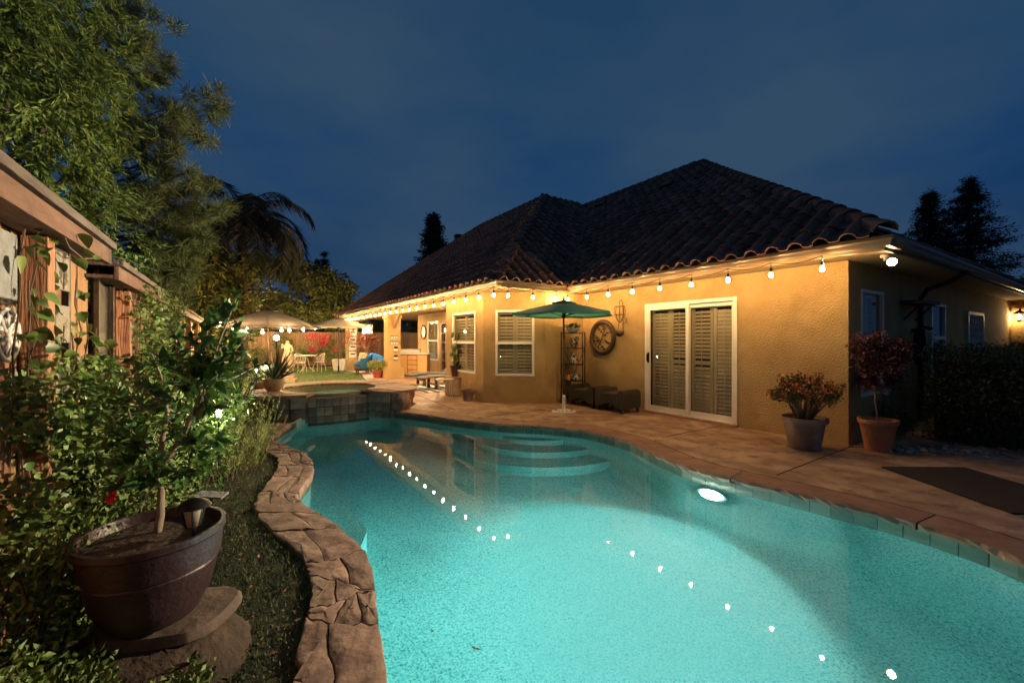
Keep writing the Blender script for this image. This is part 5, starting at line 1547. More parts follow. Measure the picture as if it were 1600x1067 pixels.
def lantern(label, loc, h, lit=90, group=None, s=1.0, cat='solar lantern', name='solar_lantern'):
    t = thing(name, label, cat, loc, 0, group); t.scale = (s, s, s)
    m = MB(); m.tube([(0, 0, -h), (0, 0, 0)], .008, 6); obj('stake', m, M_black, t)
    m = MB(); m.lathe([(.085, .12), (.07, .14), (.03, .165), (1e-6, .17)], 16); obj('lantern_roof', m, M_black, t, smooth=True).data.set_sharp_from_angle(angle=R(30))
    m = MB()
    for k in range(6):
        a = k * math.pi / 3; m.tube([(.038 * math.cos(a), .038 * math.sin(a), .01), (.06 * math.cos(a), .06 * math.sin(a), .12)], .004, 4)
    obj('cage', m, M_black, t)
    m = MB(); m.lathe([(.032, .012), (.053, .118)], 12); obj('lantern_glass', m, M_glass if lit else mat('frosted_lens', (.5, .42, .33), None, rough=.5, trans=.3), t, smooth=True)
    if lit:
        m = MB(); m.ell((0, 0, .065), (.02, .02, .035), 8, 6); obj('bulb', m, emit('solar_bulb', (1, .83, .58, 1), lit * 1.8), t)
    return t
lantern('lit solar lantern on the left, staked in the clay bowl on the spa rim', q2 + Vector((-.01, -.03, .30)), .2, 420, 'lit solar lanterns on the spa rim')
lantern('lit solar lantern staked in the yucca pot on the spa rim', q + Vector((-.10, -.10, .40)), .22, 420, 'lit solar lanterns on the spa rim')
# ================================================================== FENCES
F0 = Vector((-1.987, 1.428, 0)); FR = math.atan2(0.8369, -0.5474)      # fence x runs away from the camera, y away from the pool
def FL(x, y, z=0.0): return F0 + AV * x - BV * y + Vector((0, 0, z))
fence = thing('timber_fence', 'long cedar plank fence with overhanging timber caps and ivy on the left', 'fence', F0, FR)
def plank_me(h, wd=.138):
    m = MB(); m.bbox(-wd / 2, wd / 2, 0, .02, 0, h); me = m.mesh('plank'); me.materials.append(M_plank); return me
fr_ = random.Random(12)
SEG = [(-3.0, 2.0, 2.08), (2.52, 6.55, 2.0), (6.7, 12.0, 1.98), (12.1, 23.4, 1.95)]
for x0, x1, zc in SEG:
    me = plank_me(zc - .17); n = int((x1 - x0) / .142)
    for k in range(n):
        o = link('plank', me, None, fence, (x0 + .07 + k * (x1 - x0) / n, fr_.uniform(-.006, .008), .03)); o.rotation_euler = (fr_.uniform(-.004, .004), fr_.uniform(-.006, .006), fr_.uniform(-.02, .02))
    xe = x1 - .32 if x0 < 0 else x1
    xs = x0 - .62 if 2 < x0 < 3 else x0
    nb = max(1, int((xe - xs) / 2.4)); 
    for k in range(nb):
        a, b = xs + (xe - xs) * k / nb + .002, xs + (xe - xs) * (k + 1) / nb - .002
        m = MB(); m.bbox(a, b, -.205, .20, zc - .045, zc); obj('cap_board', m, M_capold, fence, bevel=.004)
        m = MB(); m.bbox(a, b, -.178, -.15, zc - .145, zc - .047); obj('trim_board', m, M_cap, fence, bevel=.003)
        m = MB(); m.bbox(a, b, -.148, -.001, zc - .135, zc - .112); obj('soffit_board', m, M_cap, fence)
    m = MB(); m.bbox(x0, x1, .022, .06, zc - .5, zc - .40); m2 = MB(); m2.bbox(x0, x1, .022, .06, .35, .45); obj('rail', m, M_capold, fence); obj('rail', m2, M_capold, fence)
    k = x0 + .3
    while k < x1:
        m = MB(); m.bbox(k - .05, k + .05, -.105, -.008, 0, zc - .148); obj('post', m, M_plank, fence, bevel=.004); k += 2.35 if x0 > 0 else 1.76
# black gate panel in the gap
pg = thing('metal_gate', 'tall narrow black metal gate panel in a gap of the plank fence', 'gate', FL(2.26, -.02), FR)
m = MB(); m.bbox(-.235, .235, 0, .02, .05, 1.86); obj('panel', m, M_black, pg)
for x in (-.225, .225):
    m = MB(); m.bbox(x - .022, x + .022, -.03, -.001, .0, 1.95); obj('gate_frame', m, M_bronze, pg)
m = MB(); m.bbox(-.2, .2, -.03, -.001, 1.875, 1.95); obj('top_bar', m, M_capold, pg)
# framed flower plates
wa = thing('wall_art', 'black framed column of three pierced metal flower plates on the fence', 'wall art', FL(1.10, -.03), FR)
for x in (-.19, .20):
    m = MB(); m.bbox(x - .02, x + .02, -.03, .0, .75, 1.93); obj('side_bar', m, M_black, wa)
m = MB(); m.bbox(-.17, .18, -.028, -.002, 1.90, 1.93); obj('top_bar', m, M_black, wa)
for z in (1.80, 1.505, 1.21):
    m = MB(); m.bbox(-.115, .115, -.05, -.035, z - .105, z + .105); o = obj('flower_plate', m, M_plate, wa, bevel=.004)
    m = MB()
    for k in range(9):
        a = math.pi * (k / 8) * 1.24 - .38; r1 = .092 if k % 2 == 0 else .075; dx, dz = math.cos(a), math.sin(a)
        pts = [(r_ * dx, -.0505, z - .02 + r_ * dz) for r_ in (.012, .03, .05, .068, r1)]
        q = len(m.v); wv = (.002, .009, .014, .010, .001)
        for (px_, py__, pz_), ww in zip(pts, wv): m.v += [(px_ - dz * ww, py__, pz_ + dx * ww), (px_ + dz * ww, py__, pz_ - dx * ww)]
        for i in range(4): m.f.append((q + 2 * i, q + 2 * i + 2, q + 2 * i + 3, q + 2 * i + 1))
    m.tube([(0, -.0505, z - .1), (.004, -.0505, z - .01)], .005, 4)
    for sg in (-1, 1):
        q = len(m.v); m.v += [(0, -.0505, z - .085), (sg * .03, -.0505, z - .05), (sg * .06, -.0505, z - .06), (sg * .035, -.0505, z - .075)]; m.f.append((q, q + 1, q + 2, q + 3))
    obj('flower_cutout', m, M_black, o)
gp_ = thing('wall_plaque', 'grey speckled rectangular plaque on the fence at the left edge of the picture', 'plaque', FL(.50, -.012), FR)
m = MB(); m.bbox(-.16, .13, -.03, 0, 1.60, 1.90); obj('slab', m, M_greyrough, gp_, bevel=.006)
m = MB(); m.bbox(-.16, .13, -.012, 0, 1.575, 1.598); obj('ledge', m, M_black, gp_)
wf = thing('wall_plaque', 'round white filigree plaque on the fence below the grey one', 'plaque', FL(.58, -.012, 1.44), FR)
obj('rim', ring_y(.115, .012, -.015, 28, 6), M_whitepaint, wf, smooth=True)
m = MB()
for k in range(8):
    a = k * math.pi / 4; m.tube([(0, -.015, 0), (.06 * math.cos(a + .4), -.02, .06 * math.sin(a + .4)), (.11 * math.cos(a), -.015, .11 * math.sin(a))], .008, 5)
    m.ell((.07 * math.cos(a - .3), -.015, .07 * math.sin(a - .3)), (.018, .006, .018), 6, 4)
obj('filigree', m, M_whitepaint, wf, smooth=True)
# back fence and patio fence
def plain_fence(label, p, q, h, step=.2, name='timber_fence'):
    d = (q - p); L_ = d.length; rz = math.atan2(d.y, d.x); t = thing(name, label, 'fence', (p.x, p.y, -.03), rz)
    me = plank_me(h, step * .95); me.materials[0] = M_plank2; n = int(L_ / step)
    for k in range(n):
        o = link('plank', me, None, t, (step * (k + .5), fr_.uniform(-.01, .01), 0)); o.scale = (1, 1, fr_.uniform(.985, 1.01))
    m = MB(); m.bbox(0, L_, .03, .07, h - .4, h - .3); obj('rail', m, M_capold, t)
    m = MB(); m.bbox(0, L_, .03, .07, .3, .4); obj('rail', m, M_capold, t)
e1 = FL(23.5, 0)
BACK = True
plain_fence('plank fence across the far end of the lawn behind the bougainvillea', e1 + BV * .1, e1 + BV * 13.5, 1.86)

# ================================================================== PLANTS
M_hedge = mat('hedge_leaf', (.022, .040, .012), (.05, .072, .02), 5, .45, island=.4)
M_ivy = mat('ivy_leaf', (.07, .13, .022), (.145, .22, .05), 5, .45, island=.45, trans=.15)
M_ivyo = mat('ivy_leaf_near', (.07, .13, .022), (.145, .22, .05), 9, .42, rnd=.45, trans=.15)
M_hib = mat('hibiscus_leaf', (.05, .125, .025), (.095, .20, .05), 6, .30, island=.4, trans=.15)
M_hibo = mat('hibiscus_leaf_near', (.05, .125, .025), (.095, .20, .05), 9, .28, rnd=.4, trans=.15)
M_vine = mat('vine_stem', (.10, .065, .04), (.16, .11, .07), 10, .85)
M_bark = mat('pale_bark', (.20, .155, .11), (.34, .27, .20), 7, .85, .5, 30, stretch=(1, 1, .3))
M_darkbark = mat('dark_bark', (.055, .04, .03), (.10, .075, .055), 6, .95, .8, 14, stretch=(1, 1, .3))
def blade(l, wd, curl, n=4, pt=.5):
    """leaf blade with a mid rib fold and a curled tip"""
    m = MB()
    for k in range(n + 1):
        f = k / n; ww = wd * (math.sin(math.pi * min(1, f ** pt * .98 + .02)) ** .8) * .5 + .0005
        x = l * f; z = -curl * l * f * f
        m.v += [(x, -ww, z + ww * .28), (x, 0, z), (x, ww, z + ww * .28)]
    for k in range(n):
        a = k * 3; m.f += [(a, a + 3, a + 4, a + 1), (a + 1, a + 4, a + 5, a + 2)]
    return m
def leaf_meshes(m_, spec):
    out = []
    for s in spec:
        me = blade(*s).mesh('leaf', True); me.materials.append(m_); out.append(me)
    return out
IVY_ME = leaf_meshes(M_ivyo, [(.062, .052, .25, 7, .62), (.05, .045, .4, 7, .62), (.075, .058, .15, 7, .6)])
HIB_ME = leaf_meshes(M_hibo, [(.072, .038, .25, 6), (.06, .034, .45, 6), (.085, .043, .15, 6), (.05, .028, .1, 5)])
LC = math.radians
def leaf_parts(parent, pts, mes, dirs=None, rs=None, inv=None, sc=(.75, 1.2)):
    rs = rs or random.Random(1)
    for i, p in enumerate(pts):
        o = link('leaf', rs.choice(mes), None, parent, p)
        if dirs is not None: d = Vector(dirs[i]) + Vector((rs.gauss(0, .35), rs.gauss(0, .35), rs.gauss(0, .3)))
        else: d = Vector((rs.gauss(0, 1), rs.gauss(0, 1), rs.gauss(-.3, .6)))
        d.normalize(); e_ = d.to_track_quat('X', 'Z').to_matrix() @ Matrix.Rotation(rs.gauss(0, .7), 3, 'X')
        o.rotation_euler = e_.to_euler(); s = rs.uniform(*sc); o.scale = (s, s, s)
def in_local(t, pts):
    mi = Matrix.Translation(t.location) @ Matrix.Rotation(t.rotation_euler.z, 4, 'Z'); mi = mi.inverted(); return [mi @ Vector(p) for p in pts]

# ---- ivy on the near fence
iv = thing('ivy', 'round leaved ivy trailing over the near fence planks around the flower plates', 'ivy', F0, FR)
ir = random.Random(21); m = MB(); spots = []; dirs = []
def vine(path, dens, spread=.05):
    P_ = [Vector(p) for p in path]; m.tube(P_, .0045, 4)
    for a, b in zip(P_, P_[1:]):
        for k in range(max(1, int((b - a).length * dens))):
            p = a.lerp(b, ir.random()) + Vector((ir.gauss(0, spread), ir.uniform(-.05, .0), ir.gauss(0, spread)))
            spots.append(p); dirs.append((ir.gauss(0, .7), -.6, -.5))
for x, za, zb in ((.62, 2.0, .5), (.74, 1.95, .3), (.88, 1.9, .9), (.82, 1.4, .2), (1.02, 1.55, .2), (1.35, 1.35, .2), (1.55, 1.25, .2), (1.2, 1.15, .1), (1.75, 1.2, .2), (1.95, 1.5, .3), (.68, 1.7, .4), (.95, 1.75, .3), (1.45, 1.8, .3), (1.65, 1.6, .2), (1.3, 1.6, .3)):
    pts = []; z = za; xx = x
    while z > zb: pts.append((xx, -.06 + ir.uniform(-.02, .02), z)); z -= .16; xx += ir.gauss(0, .035)
    vine(pts, 19 if za > 1.6 else 26)
vine([(.6, -.17, 2.0), (.85, -.16, 1.9), (1.1, -.16, 1.88), (1.35, -.19, 1.93)], 14)
obj('stem', m, M_vine, iv)
order_ = list(range(len(spots))); ir.shuffle(order_)
leaf_parts(iv, [spots[i] for i in order_[:290]], IVY_ME, [dirs[i] for i in order_[:290]], ir)
xs = RNG.uniform(.3, 2.1, 7500); zs = RNG.beta(1.2, 1.4, 7500) * 1.32; ys = -.04 - RNG.random(7500) ** 1.5 * (.30 - .12 * zs)
keep = np.sin(xs * 9 + np.sin(zs * 7) * 1.6) + np.sin(zs * 11 + xs * 4) > -.75
P = np.stack([xs, ys, zs], 1)[keep]
leaves('leaves', P, RNG.normal(size=P.shape) + [0, -.7, -.2], RNG.uniform(.028, .055, len(P)), RNG.uniform(.022, .040, len(P)), M_ivy, iv, kind='stuff', fold=.15, wide=.45)
# ---- ivy curtain on the second fence section
iv2 = thing('ivy', 'dense ivy curtain hanging down the second section of the plank fence', 'ivy', FL(3.0, 0), FR)
n = 5200
xs = RNG.uniform(-.35, 3.3, n); zs = 2.02 - RNG.beta(1.1, 1.4, n) * 1.75; ys = -.06 - RNG.random(n) * .20
keep = np.sin(xs * 5.1 + np.sin(zs * 3.0)) + .7 * np.sin(xs * 13 + zs * 2.2) > -.55
P = np.stack([xs, ys, zs], 1)[keep]
leaves('leaves', P, RNG.normal(size=P.shape) * .8 + [0, -.5, -.7], RNG.uniform(.04, .075, len(P)), RNG.uniform(.026, .045, len(P)), M_ivy, iv2, kind='stuff', fold=.18)
m = MB()
for k in range(16):
    x = ir.uniform(-.2, 3.2); pts = []; z = 2.0
    while z > .2: pts.append((x, -.10, z)); z -= .25; x += ir.gauss(0, .04)
    m.tube(pts, .006, 4)
o = obj('stems', m, M_vine, iv2); o['kind'] = 'stuff'
# ivy over the cap tops
iv3 = thing('climbing_vine', 'glossy leaved climber spilling over the top of the fence caps', 'vine', FL(1.0, 0), FR)
bl_ = [(.2 + k * .55, .35, 2.12 + .12 * math.sin(k * 1.7), .45, .38, .30) for k in range(8)] + [(.9, .1, 2.15, .5, .15, .12), (2.4, -.05, 2.1, .3, .2, .2), (3.0, .2, 2.2, .4, .3, .25)]
P, d = blob_points(bl_, 3600, .35)
P = P[(P[:, 2] > 2.09) | (P[:, 1] > .25)]
leaves('leaves', P, RNG.normal(size=P.shape) + [0, -.4, 0], RNG.uniform(.035, .08, len(P)), RNG.uniform(.018, .036, len(P)), M_hib, iv3, kind='stuff', fold=.2)
m = MB()
for k in range(9): x = k * .5; m.tube([(x, .25, .1), (x + .1, .28, 1.2), (x + ir.uniform(-.2, .3), .3, 2.1), (x + ir.uniform(-.3, .4), .2, 2.45)], [.015, .012, .01, .004], 5)
m.tube([(2.0, .1, 2.2), (2.2, -.25, 2.1), (2.1, -.3, 1.85), (1.8, -.25, 1.68)], .004, 4)
o = obj('stems', m, M_vine, iv3); o['kind'] = 'stuff'

# ---- stepping stones, big pot, hibiscus
def rough_slab(label, px, z, th, m_):
    pts = [gp(x, y, z).xy for x, y in px]; c = sum(pts, Vector((0, 0))) / len(pts)
    pts = resample(pts, .05, True); ar = sum(pts[i].x * pts[(i + 1) % len(pts)].y - pts[(i + 1) % len(pts)].x * pts[i].y for i in range(len(pts)))
    if ar < 0: pts.reverse()
    t = thing('stepping_stone', label, 'stone', (c.x, c.y, 0)); m = MB(); n = len(pts)
    for s, zz, j in ((1.02, z - th, 0), (1.0, z - .02, .006), (.955, z - .003, .003), (.8, z + .003, .003), (.5, z + .005, .002)):
        for p in pts: q = (p - c) * s; m.v.append((q.x + ir.uniform(-j, j), q.y + ir.uniform(-j, j), zz + ir.uniform(-j, j) * .6))
    m.v.append((0, 0, z + .008))
    for q in range(4):
        for i in range(n): m.f.append((q * n + i, q * n + (i + 1) % n, (q + 1) * n + (i + 1) % n, (q + 1) * n + i))
    for i in range(n): m.f.append((4 * n + i, 4 * n + (i + 1) % n, 5 * n))
    obj('slab', m, m_, t, auto=True)
rough_slab('rough brown stone slab under the big plum coloured pot', [(377, 918), (330, 914), (240, 930), (150, 965), (140, 1000), (220, 1000), (300, 985), (350, 955)], .162, .045, M_slab)
md = MB(); md.lathe([(.42, -.05), (.37, .02), (.31, .08), (.25, .112), (1e-6, .114)], 26, sx=1.0, sy=.9)
md.v = [(x + ir.uniform(-.02, .02), y + ir.uniform(-.02, .02), z + ir.uniform(-.008, .008)) for x, y, z in md.v]
mound = obj('soil_mound', md, M_soil, None, (-1.62, 1.9, 0), smooth=True); mound['kind'] = 'structure'
rough_slab('rough brown stone slab lying in front of the big pot, nearest the camera', [(322, 1005), (290, 990), (225, 992), (150, 1030), (120, 1080), (200, 1110), (290, 1080)], .035, .06, M_slab)
M_plum = mat('plum_glazed_resin', (.030, .013, .015), (.055, .028, .031), 3, .40, .25, 35, dirt=((.08, .06, .058), 3, .55, .75))
BP = Vector((-1.62, 1.925, .17))
t = pot('potted_plant', 'hibiscus with a red flower in a very large plum coloured pot', BP, [(.14, 0), (.165, .015), (.215, .11), (.243, .235), (.239, .242), (.250, .25), (.263, .36), (.272, .37), (.272, .397)], M_plum, 'potted plant', 48, 1)
hr_ = random.Random(17); m = MB()
def hl(px, py, Y): p = at(px, py, Y); return p - BP
base_ = Vector((-.01, .02, .32)); top_ = hl(252, 765, 2.0)
m.tube([base_, base_.lerp(top_, .5) + Vector((.01, 0, 0)), top_], [.017, .016, .014], 8)
tg = [(371, 462, 2.15), (352, 470, 2.25), (330, 486, 2.1), (300, 520, 2.2), (345, 560, 2.1), (385, 548, 2.2), (268, 505, 2.15), (225, 525, 2.3), (200, 560, 2.1), (180, 615, 2.2), (172, 665, 2.0), (230, 600, 1.95),
      (290, 600, 1.95), (322, 640, 2.1), (262, 655, 1.9), (210, 690, 1.95), (190, 725, 1.9), (300, 685, 2.0), (240, 720, 1.85), (150, 605, 2.2), (352, 605, 2.3), (310, 560, 2.05), (250, 560, 2.1), (280, 640, 2.25), (160, 560, 2.35),
      (200, 640, 2.3), (330, 525, 2.3), (370, 510, 2.25), (225, 660, 2.2), (215, 755, 1.9), (180, 760, 1.95), (160, 700, 2.0), (140, 650, 2.1), (125, 615, 2.2), (285, 745, 1.95), (318, 722, 2.05), (340, 690, 2.2), (388, 520, 2.35), (395, 575, 2.4)]
fork = [hl(250, 730, 2.0), hl(285, 680, 2.05), hl(225, 690, 2.02), hl(262, 640, 2.08), hl(318, 600, 2.1)]
for a, b in ((top_, fork[0]), (fork[0], fork[1]), (fork[0], fork[2]), (fork[0], fork[3]), (fork[1], fork[4])): m.tube([a, a.lerp(b, .5) + Vector((hr_.gauss(0, .01), hr_.gauss(0, .01), 0)), b], [.012, .011, .009], 6)
sp_, dr2 = [], []
for px, py, Y in tg:
    q = hl(px, py, Y); f = min(fork, key=lambda v: (v - q).length); mid = f.lerp(q, .5) + Vector((hr_.gauss(0, .02), hr_.gauss(0, .02), -.02))
    m.tube([f, mid, q], [.007, .005, .0025], 5)
    for k in range(36):
        s = hr_.random() ** .6; p = (f.lerp(mid, s * 2) if s < .5 else mid.lerp(q, s * 2 - 1)); sp_.append(p + Vector((hr_.gauss(0, .012), hr_.gauss(0, .012), hr_.gauss(0, .012))))
        d = (q - f).normalized(); dr2.append(d * .5 + Vector((hr_.gauss(0, .7), hr_.gauss(0, .7), hr_.gauss(.05, .5))))
obj('stem', m, M_bark, t, smooth=True)
idx_ = sorted(range(len(sp_)), key=lambda i: (sp_[i] + BP - Vector((0, 0, CAMH))).length)
sel = idx_[::3][:295]; ss = set(sel)
leaf_parts(t, [sp_[i] for i in sel], HIB_ME, [dr2[i] for i in sel], hr_)
rest_ = [i for i in range(len(sp_)) if i not in ss]
P = np.array([sp_[i] for i in rest_]); D = np.array([dr2[i] for i in rest_])
leaves('leaves', P, D, RNG.uniform(.04, .078, len(P)), RNG.uniform(.020, .036, len(P)), M_hib, t, kind='stuff', fold=.2, roll=False)
fl_ = hl(170, 776, 1.85); m = MB()
for k in range(5):
    a = k * 1.2566; pet = blade(.036, .032, .35, 4, .9); r_ = Matrix.Rotation(a, 3, 'X') @ Matrix.Rotation(-.9, 3, 'Z')
    m.add([fl_ + r_ @ Vector(v) for v in pet.v], pet.f)
m.tube([fl_, fl_ + Vector((.045, -.02, .0))], .003, 5)
obj('flower', m, mat('red_petal', (.55, .010, .018), (.7, .03, .03), 12, .5, trans=.2), t)
lantern('unlit solar lantern with a broad dark roof standing in the big plum pot', at(303, 824, 1.93), .16, 0, None, .8)
so_ = at(330, 773, 2.55)
t = thing('solar_garden_light', 'small flat solar garden light on a stake behind the big pot', 'garden light', so_, .2)
m = MB(); m.box((0, 0, 0), (.15, .10, .012), rot=Matrix.Rotation(.12, 3, 'Y')); obj('panel', m, M_greyrough, t)
m = MB(); m.tube([(0, 0, -.5), (0, 0, -.01)], .008, 5); obj('stake', m, M_black, t)

# ---- shrub between the fence and the pot, ground cover, rosemary, flax
def shrub(name, label, cat, loc, blobs, n, m_, size, w=.5, stems=8, up=.2):
    t = thing(name, label, cat, loc); sr_ = random.Random(n); m = MB()
    for k in range(stems):
        b = blobs[sr_.randrange(len(blobs))]; m.tube([(b[0] * .3, b[1] * .3, 0), (b[0] * .7, b[1] * .7, b[2] * .5), (b[0] + sr_.gauss(0, b[3] * .3), b[1] + sr_.gauss(0, b[4] * .3), b[2] + b[5] * .4)], [.012, .009, .004], 5)
    obj('stem', m, M_twig, t)
    bush(t, blobs, n, m_, size, w=w, up=up); return t
M_rose = mat('small_shrub_leaf', (.075, .13, .022), (.15, .215, .05), 5, .55, island=.45)
c = FL(1.0, -.38)
shrub('garden_shrub', 'small leaved green shrub filling the gap between the fence and the big pot', 'shrub', (c.x, c.y, -.03), [(0, 0, .55, .28, .28, .45), (-.25, .45, .75, .3, .3, .4), (-.3, .5, .35, .3, .3, .35), (.15, -.3, .35, .2, .2, .3), (-.1, .2, 1.0, .2, .25, .25), (-.12, -.12, .75, .25, .25, .3), (.28, -.1, .3, .2, .2, .3)], 8000, M_rose, .038, .65)
c = Vector((-1.86, 1.62, 0))
shrub('garden_shrub', 'small leaved shrub nearest the camera beside the left edge of the big pot', 'shrub', (c.x, c.y, -.03), [(0, 0, .22, .17, .2, .22), (-.02, .1, .5, .15, .15, .18), (.05, -.15, .18, .16, .14, .16), (-.05, .28, .42, .15, .15, .22)], 2600, M_rose, .034, .65, 6)
c = Vector((-1.58, 1.50, 0))
shrub('ground_cover', 'low leafy ground cover by the stepping stones at the foot of the pot', 'ground cover', (c.x, c.y, -.03), [(0, 0, .13, .2, .14, .13), (.12, -.12, .08, .16, .12, .1), (-.14, -.1, .2, .16, .2, .2), (-.06, .12, .16, .12, .1, .1), (.2, .02, .09, .14, .14, .09), (.28, .2, .07, .1, .12, .08)], 2800, M_rose, .034, .65, 5)
c = FL(2.2, -.55)
shrub('garden_shrub', 'mid green shrub behind the hibiscus against the fence', 'shrub', (c.x, c.y, -.03), [(0, 0, .5, .35, .35, .5), (-.4, .6, .6, .4, .4, .5), (-.9, 1.2, .5, .4, .4, .45), (.1, .2, .95, .3, .3, .3), (-.2, .3, 1.1, .3, .4, .3)], 5200, M_hib, .06, .5)
c = FL(5.5, -.5)
shrub('garden_shrub', 'long row of leafy shrubs along the fence before the spa', 'shrub', (c.x, c.y, -.03), [(-.6 * k + .8, .95 * k - 1.2, .45 + .1 * math.sin(k * 2), .5, .5, .5) for k in range(5)], 3600, M_ivy, .07, .5)
M_rosem = mat('rosemary_leaf', (.11, .17, .028), (.20, .255, .055), 6, .6, island=.35)
ro = gp(335, 742); ro = thing('rosemary', 'bushy upright rosemary with bright yellow green needles beside the flagstone edging', 'shrub', (ro.x, ro.y + .1, -.03))
rs = random.Random(31); Ps, Ds = [], []; m = MB()
for k in range(250):
    a = rs.uniform(0, 6.28); r0 = .34 * rs.random() ** .5; b = Vector((r0 * math.cos(a), r0 * 1.25 * math.sin(a), 0)); ln_ = rs.uniform(.45, .98) * (1.05 - .5 * r0)
    tip = b * 1.45 + Vector((rs.gauss(.05, .05), rs.gauss(0, .05), ln_)); mid = b.lerp(tip, .5) + Vector((rs.gauss(0, .02), rs.gauss(0, .02), 0))
    if k % 2 == 0: m.tube([b, mid, tip], [.004, .003, .0015], 4, cap=False)
    for q in range(52):
        s = rs.uniform(.12, 1); p = b.lerp(mid, s * 2) if s < .5 else mid.lerp(tip, s * 2 - 1); g = rs.uniform(0, 6.28)
        Ps.append(p); Ds.append((math.cos(g) * .75, math.sin(g) * .75, 1.0))
obj('stem', m, M_twig, ro); leaves('needles', Ps, np.array(Ds), RNG.uniform(.025, .045, len(Ps)), .0065, M_rosem, ro, kind='stuff', fold=.1)
lantern('lit solar lantern glowing inside the rosemary bush', at(342, 658, 3.75), .45, 420, None, .95)
fx = gp(372, 598); fx = at(345, 600, 6.0)
t = thing('flax', 'clump of long narrow upright flax leaves between the hibiscus and the yucca pot', 'plant', (fx.x, fx.y, -.03))
n = 140; a = RNG.uniform(0, 6.28, n); el = RNG.uniform(1.1, 1.52, n); D = np.stack([np.cos(a) * np.cos(el), np.sin(a) * np.cos(el), np.sin(el)], 1)
leaves('leaves', RNG.normal(size=(n, 3)) * [.08, .08, 0], D, RNG.uniform(.8, 1.6, n), .030, mat('flax_leaf', (.045, .065, .02), (.085, .10, .035), 5, .6, island=.35), t, kind='stuff', fold=.15, wide=.35)

# ================================================================== TREES
def tree_base(name, label, loc, trunk, m_=None, limbs=()):
    t = thing(name, label, 'tree', loc); m = MB(); m.tube(*trunk, 10); obj('trunk', m, m_ or M_darkbark, t, smooth=True)
    if limbs:
        for l in limbs:
            m = MB(); m.tube(l[0], l[1], 6); obj('limb', m, m_ or M_darkbark, t, smooth=True)
    return t
# weeping broadleaf tree over the fence
M_wtree = mat('willow_leaf', (.085, .145, .022), (.165, .235, .048), 4, .6, island=.45, trans=.25)
wb = Vector((-5.0, 3.9, -.05))
cent = [at(x, y, Y) for x, y, Y in ((20, 120, 3.7), (95, 140, 4.2), (150, 215, 4.5), (50, 240, 3.9), (130, 290, 4.3), (-60, 60, 3.8), (95, 40, 4.3), (150, 110, 4.8), (-150, 200, 3.8), (165, 330, 4.6), (20, -40, 4.2), (-60, -120, 4.6), (-250, 50, 4.2), (60, -70, 4.8))]
rad_ = [.7, .5, .32, .5, .36, .8, .5, .34, .8, .25, .8, .9, 1, .7]
lim_ = [([(0, 0, 2.0), (Vector(c) - wb) * .6 + Vector((0, 0, .7)), Vector(c) - wb], [.06, .035, .012]) for c in cent]
t = tree_base('weeping_tree', 'bright green weeping broadleaf tree leaning over the near fence', wb, ([(0, 0, 0), (.05, .05, 1.2), (0, 0, 2.3)], [.16, .13, .09]), None, lim_)
P, D = [], []
wr = np.random.default_rng(5)
for c, r_ in zip(cent, rad_):
    c = np.array(c - wb); ns = int(170 * (r_ / .7) ** 2)
    d = unit(wr.normal(size=(ns, 3))); st_ = c + d * r_ * (wr.random((ns, 1)) ** .4)
    dr_ = unit(np.array([.30, .1, -.55]) + wr.normal(size=(ns, 3)) * .45); ln_ = wr.uniform(.15, .5, (ns, 1))
    for k in range(40):
        s = wr.random((ns, 1)); P.append(st_ + dr_ * ln_ * s + wr.normal(size=(ns, 3)) * .015); D.append(dr_ + wr.normal(size=(ns, 3)) * .38)
P = np.concatenate(P); D = np.concatenate(D)
leaves('crown', P, D, wr.uniform(.035, .095, len(P)), wr.uniform(.008, .022, len(P)), M_wtree, t, fold=.15)
# pine with needle tufts
M_pine = mat('pine_needle', (.075, .105, .028), (.135, .165, .05), 4, .7, island=.4)
pb = Vector((-6.9, 6.6, -.05)); py_ = 6.4
tip_px = [(205, 25), (235, 60), (262, 95), (246, 125), (218, 85), (205, 60), (347, 165), (332, 188), (322, 152), (303, 200), (283, 188), (266, 168), (246, 205), (277, 240), (256, 232), (232, 262), (216, 232), (330, 290), (312, 312), (292, 268), (267, 300), (243, 298), (347, 332),
          (302, 342), (292, 372), (270, 392), (252, 360), (243, 412), (262, 432), (282, 420), (226, 340), (225, 380), (240, 330), (315, 345), (300, 300), (220, 200), (232, 160), (225, 130), (200, 180), (270, 345), (330, 325), (285, 330), (255, 265), (255, 455), (235, 445), (285, 448), (305, 395), (318, 372), (300, 425), (310, 215), (190, 20), (170, 5), (215, -10), (240, 30), (225, 300), (245, 385)]
tips3 = []; pr = random.Random(14)
for x, y in tip_px: tips3.append(at(x, y, py_ + pr.uniform(-.5, .7)) - pb)
trk = [Vector((0, 0, 0)), Vector((.1, .1, 2.2)), Vector((.15, .1, 4.2)), Vector((.3, .1, 6.6))]
lm = []
for p in tips3:
    z = max(1.2, p.z - .35); b = Vector((.15, .1, z)); lm.append(([b, b.lerp(p, .55) + Vector((0, 0, -.10)), p], [.028, .016, .006]))
t = tree_base('pine_tree', 'dark pine with long needle tufts reaching out over the fence', pb, (trk, [.19, .16, .12, .07]), None, lm)
Ps, Ds = [], []
allt = []
for p, l in zip(tips3, lm):
    allt.append((p, .30)); b = l[0][1]
    for f in (.35, .7): allt.append((b.lerp(p, f) + Vector((pr.gauss(0, .06), pr.gauss(0, .06), pr.gauss(.02, .05))), .26))
    allt.append((p + Vector((pr.gauss(0, .18), pr.gauss(0, .18), pr.gauss(0, .12))), .26))
for p, r_ in allt:
    n = 150; ax = unit(np.array([[pr.gauss(.5, .4), pr.gauss(0, .4), pr.gauss(.3, .4)]])); d = unit(RNG.normal(size=(n, 3)) + ax * .65)
    Ps.append(np.array(p) + RNG.normal(size=(n, 3)) * .035); Ds.append(d)
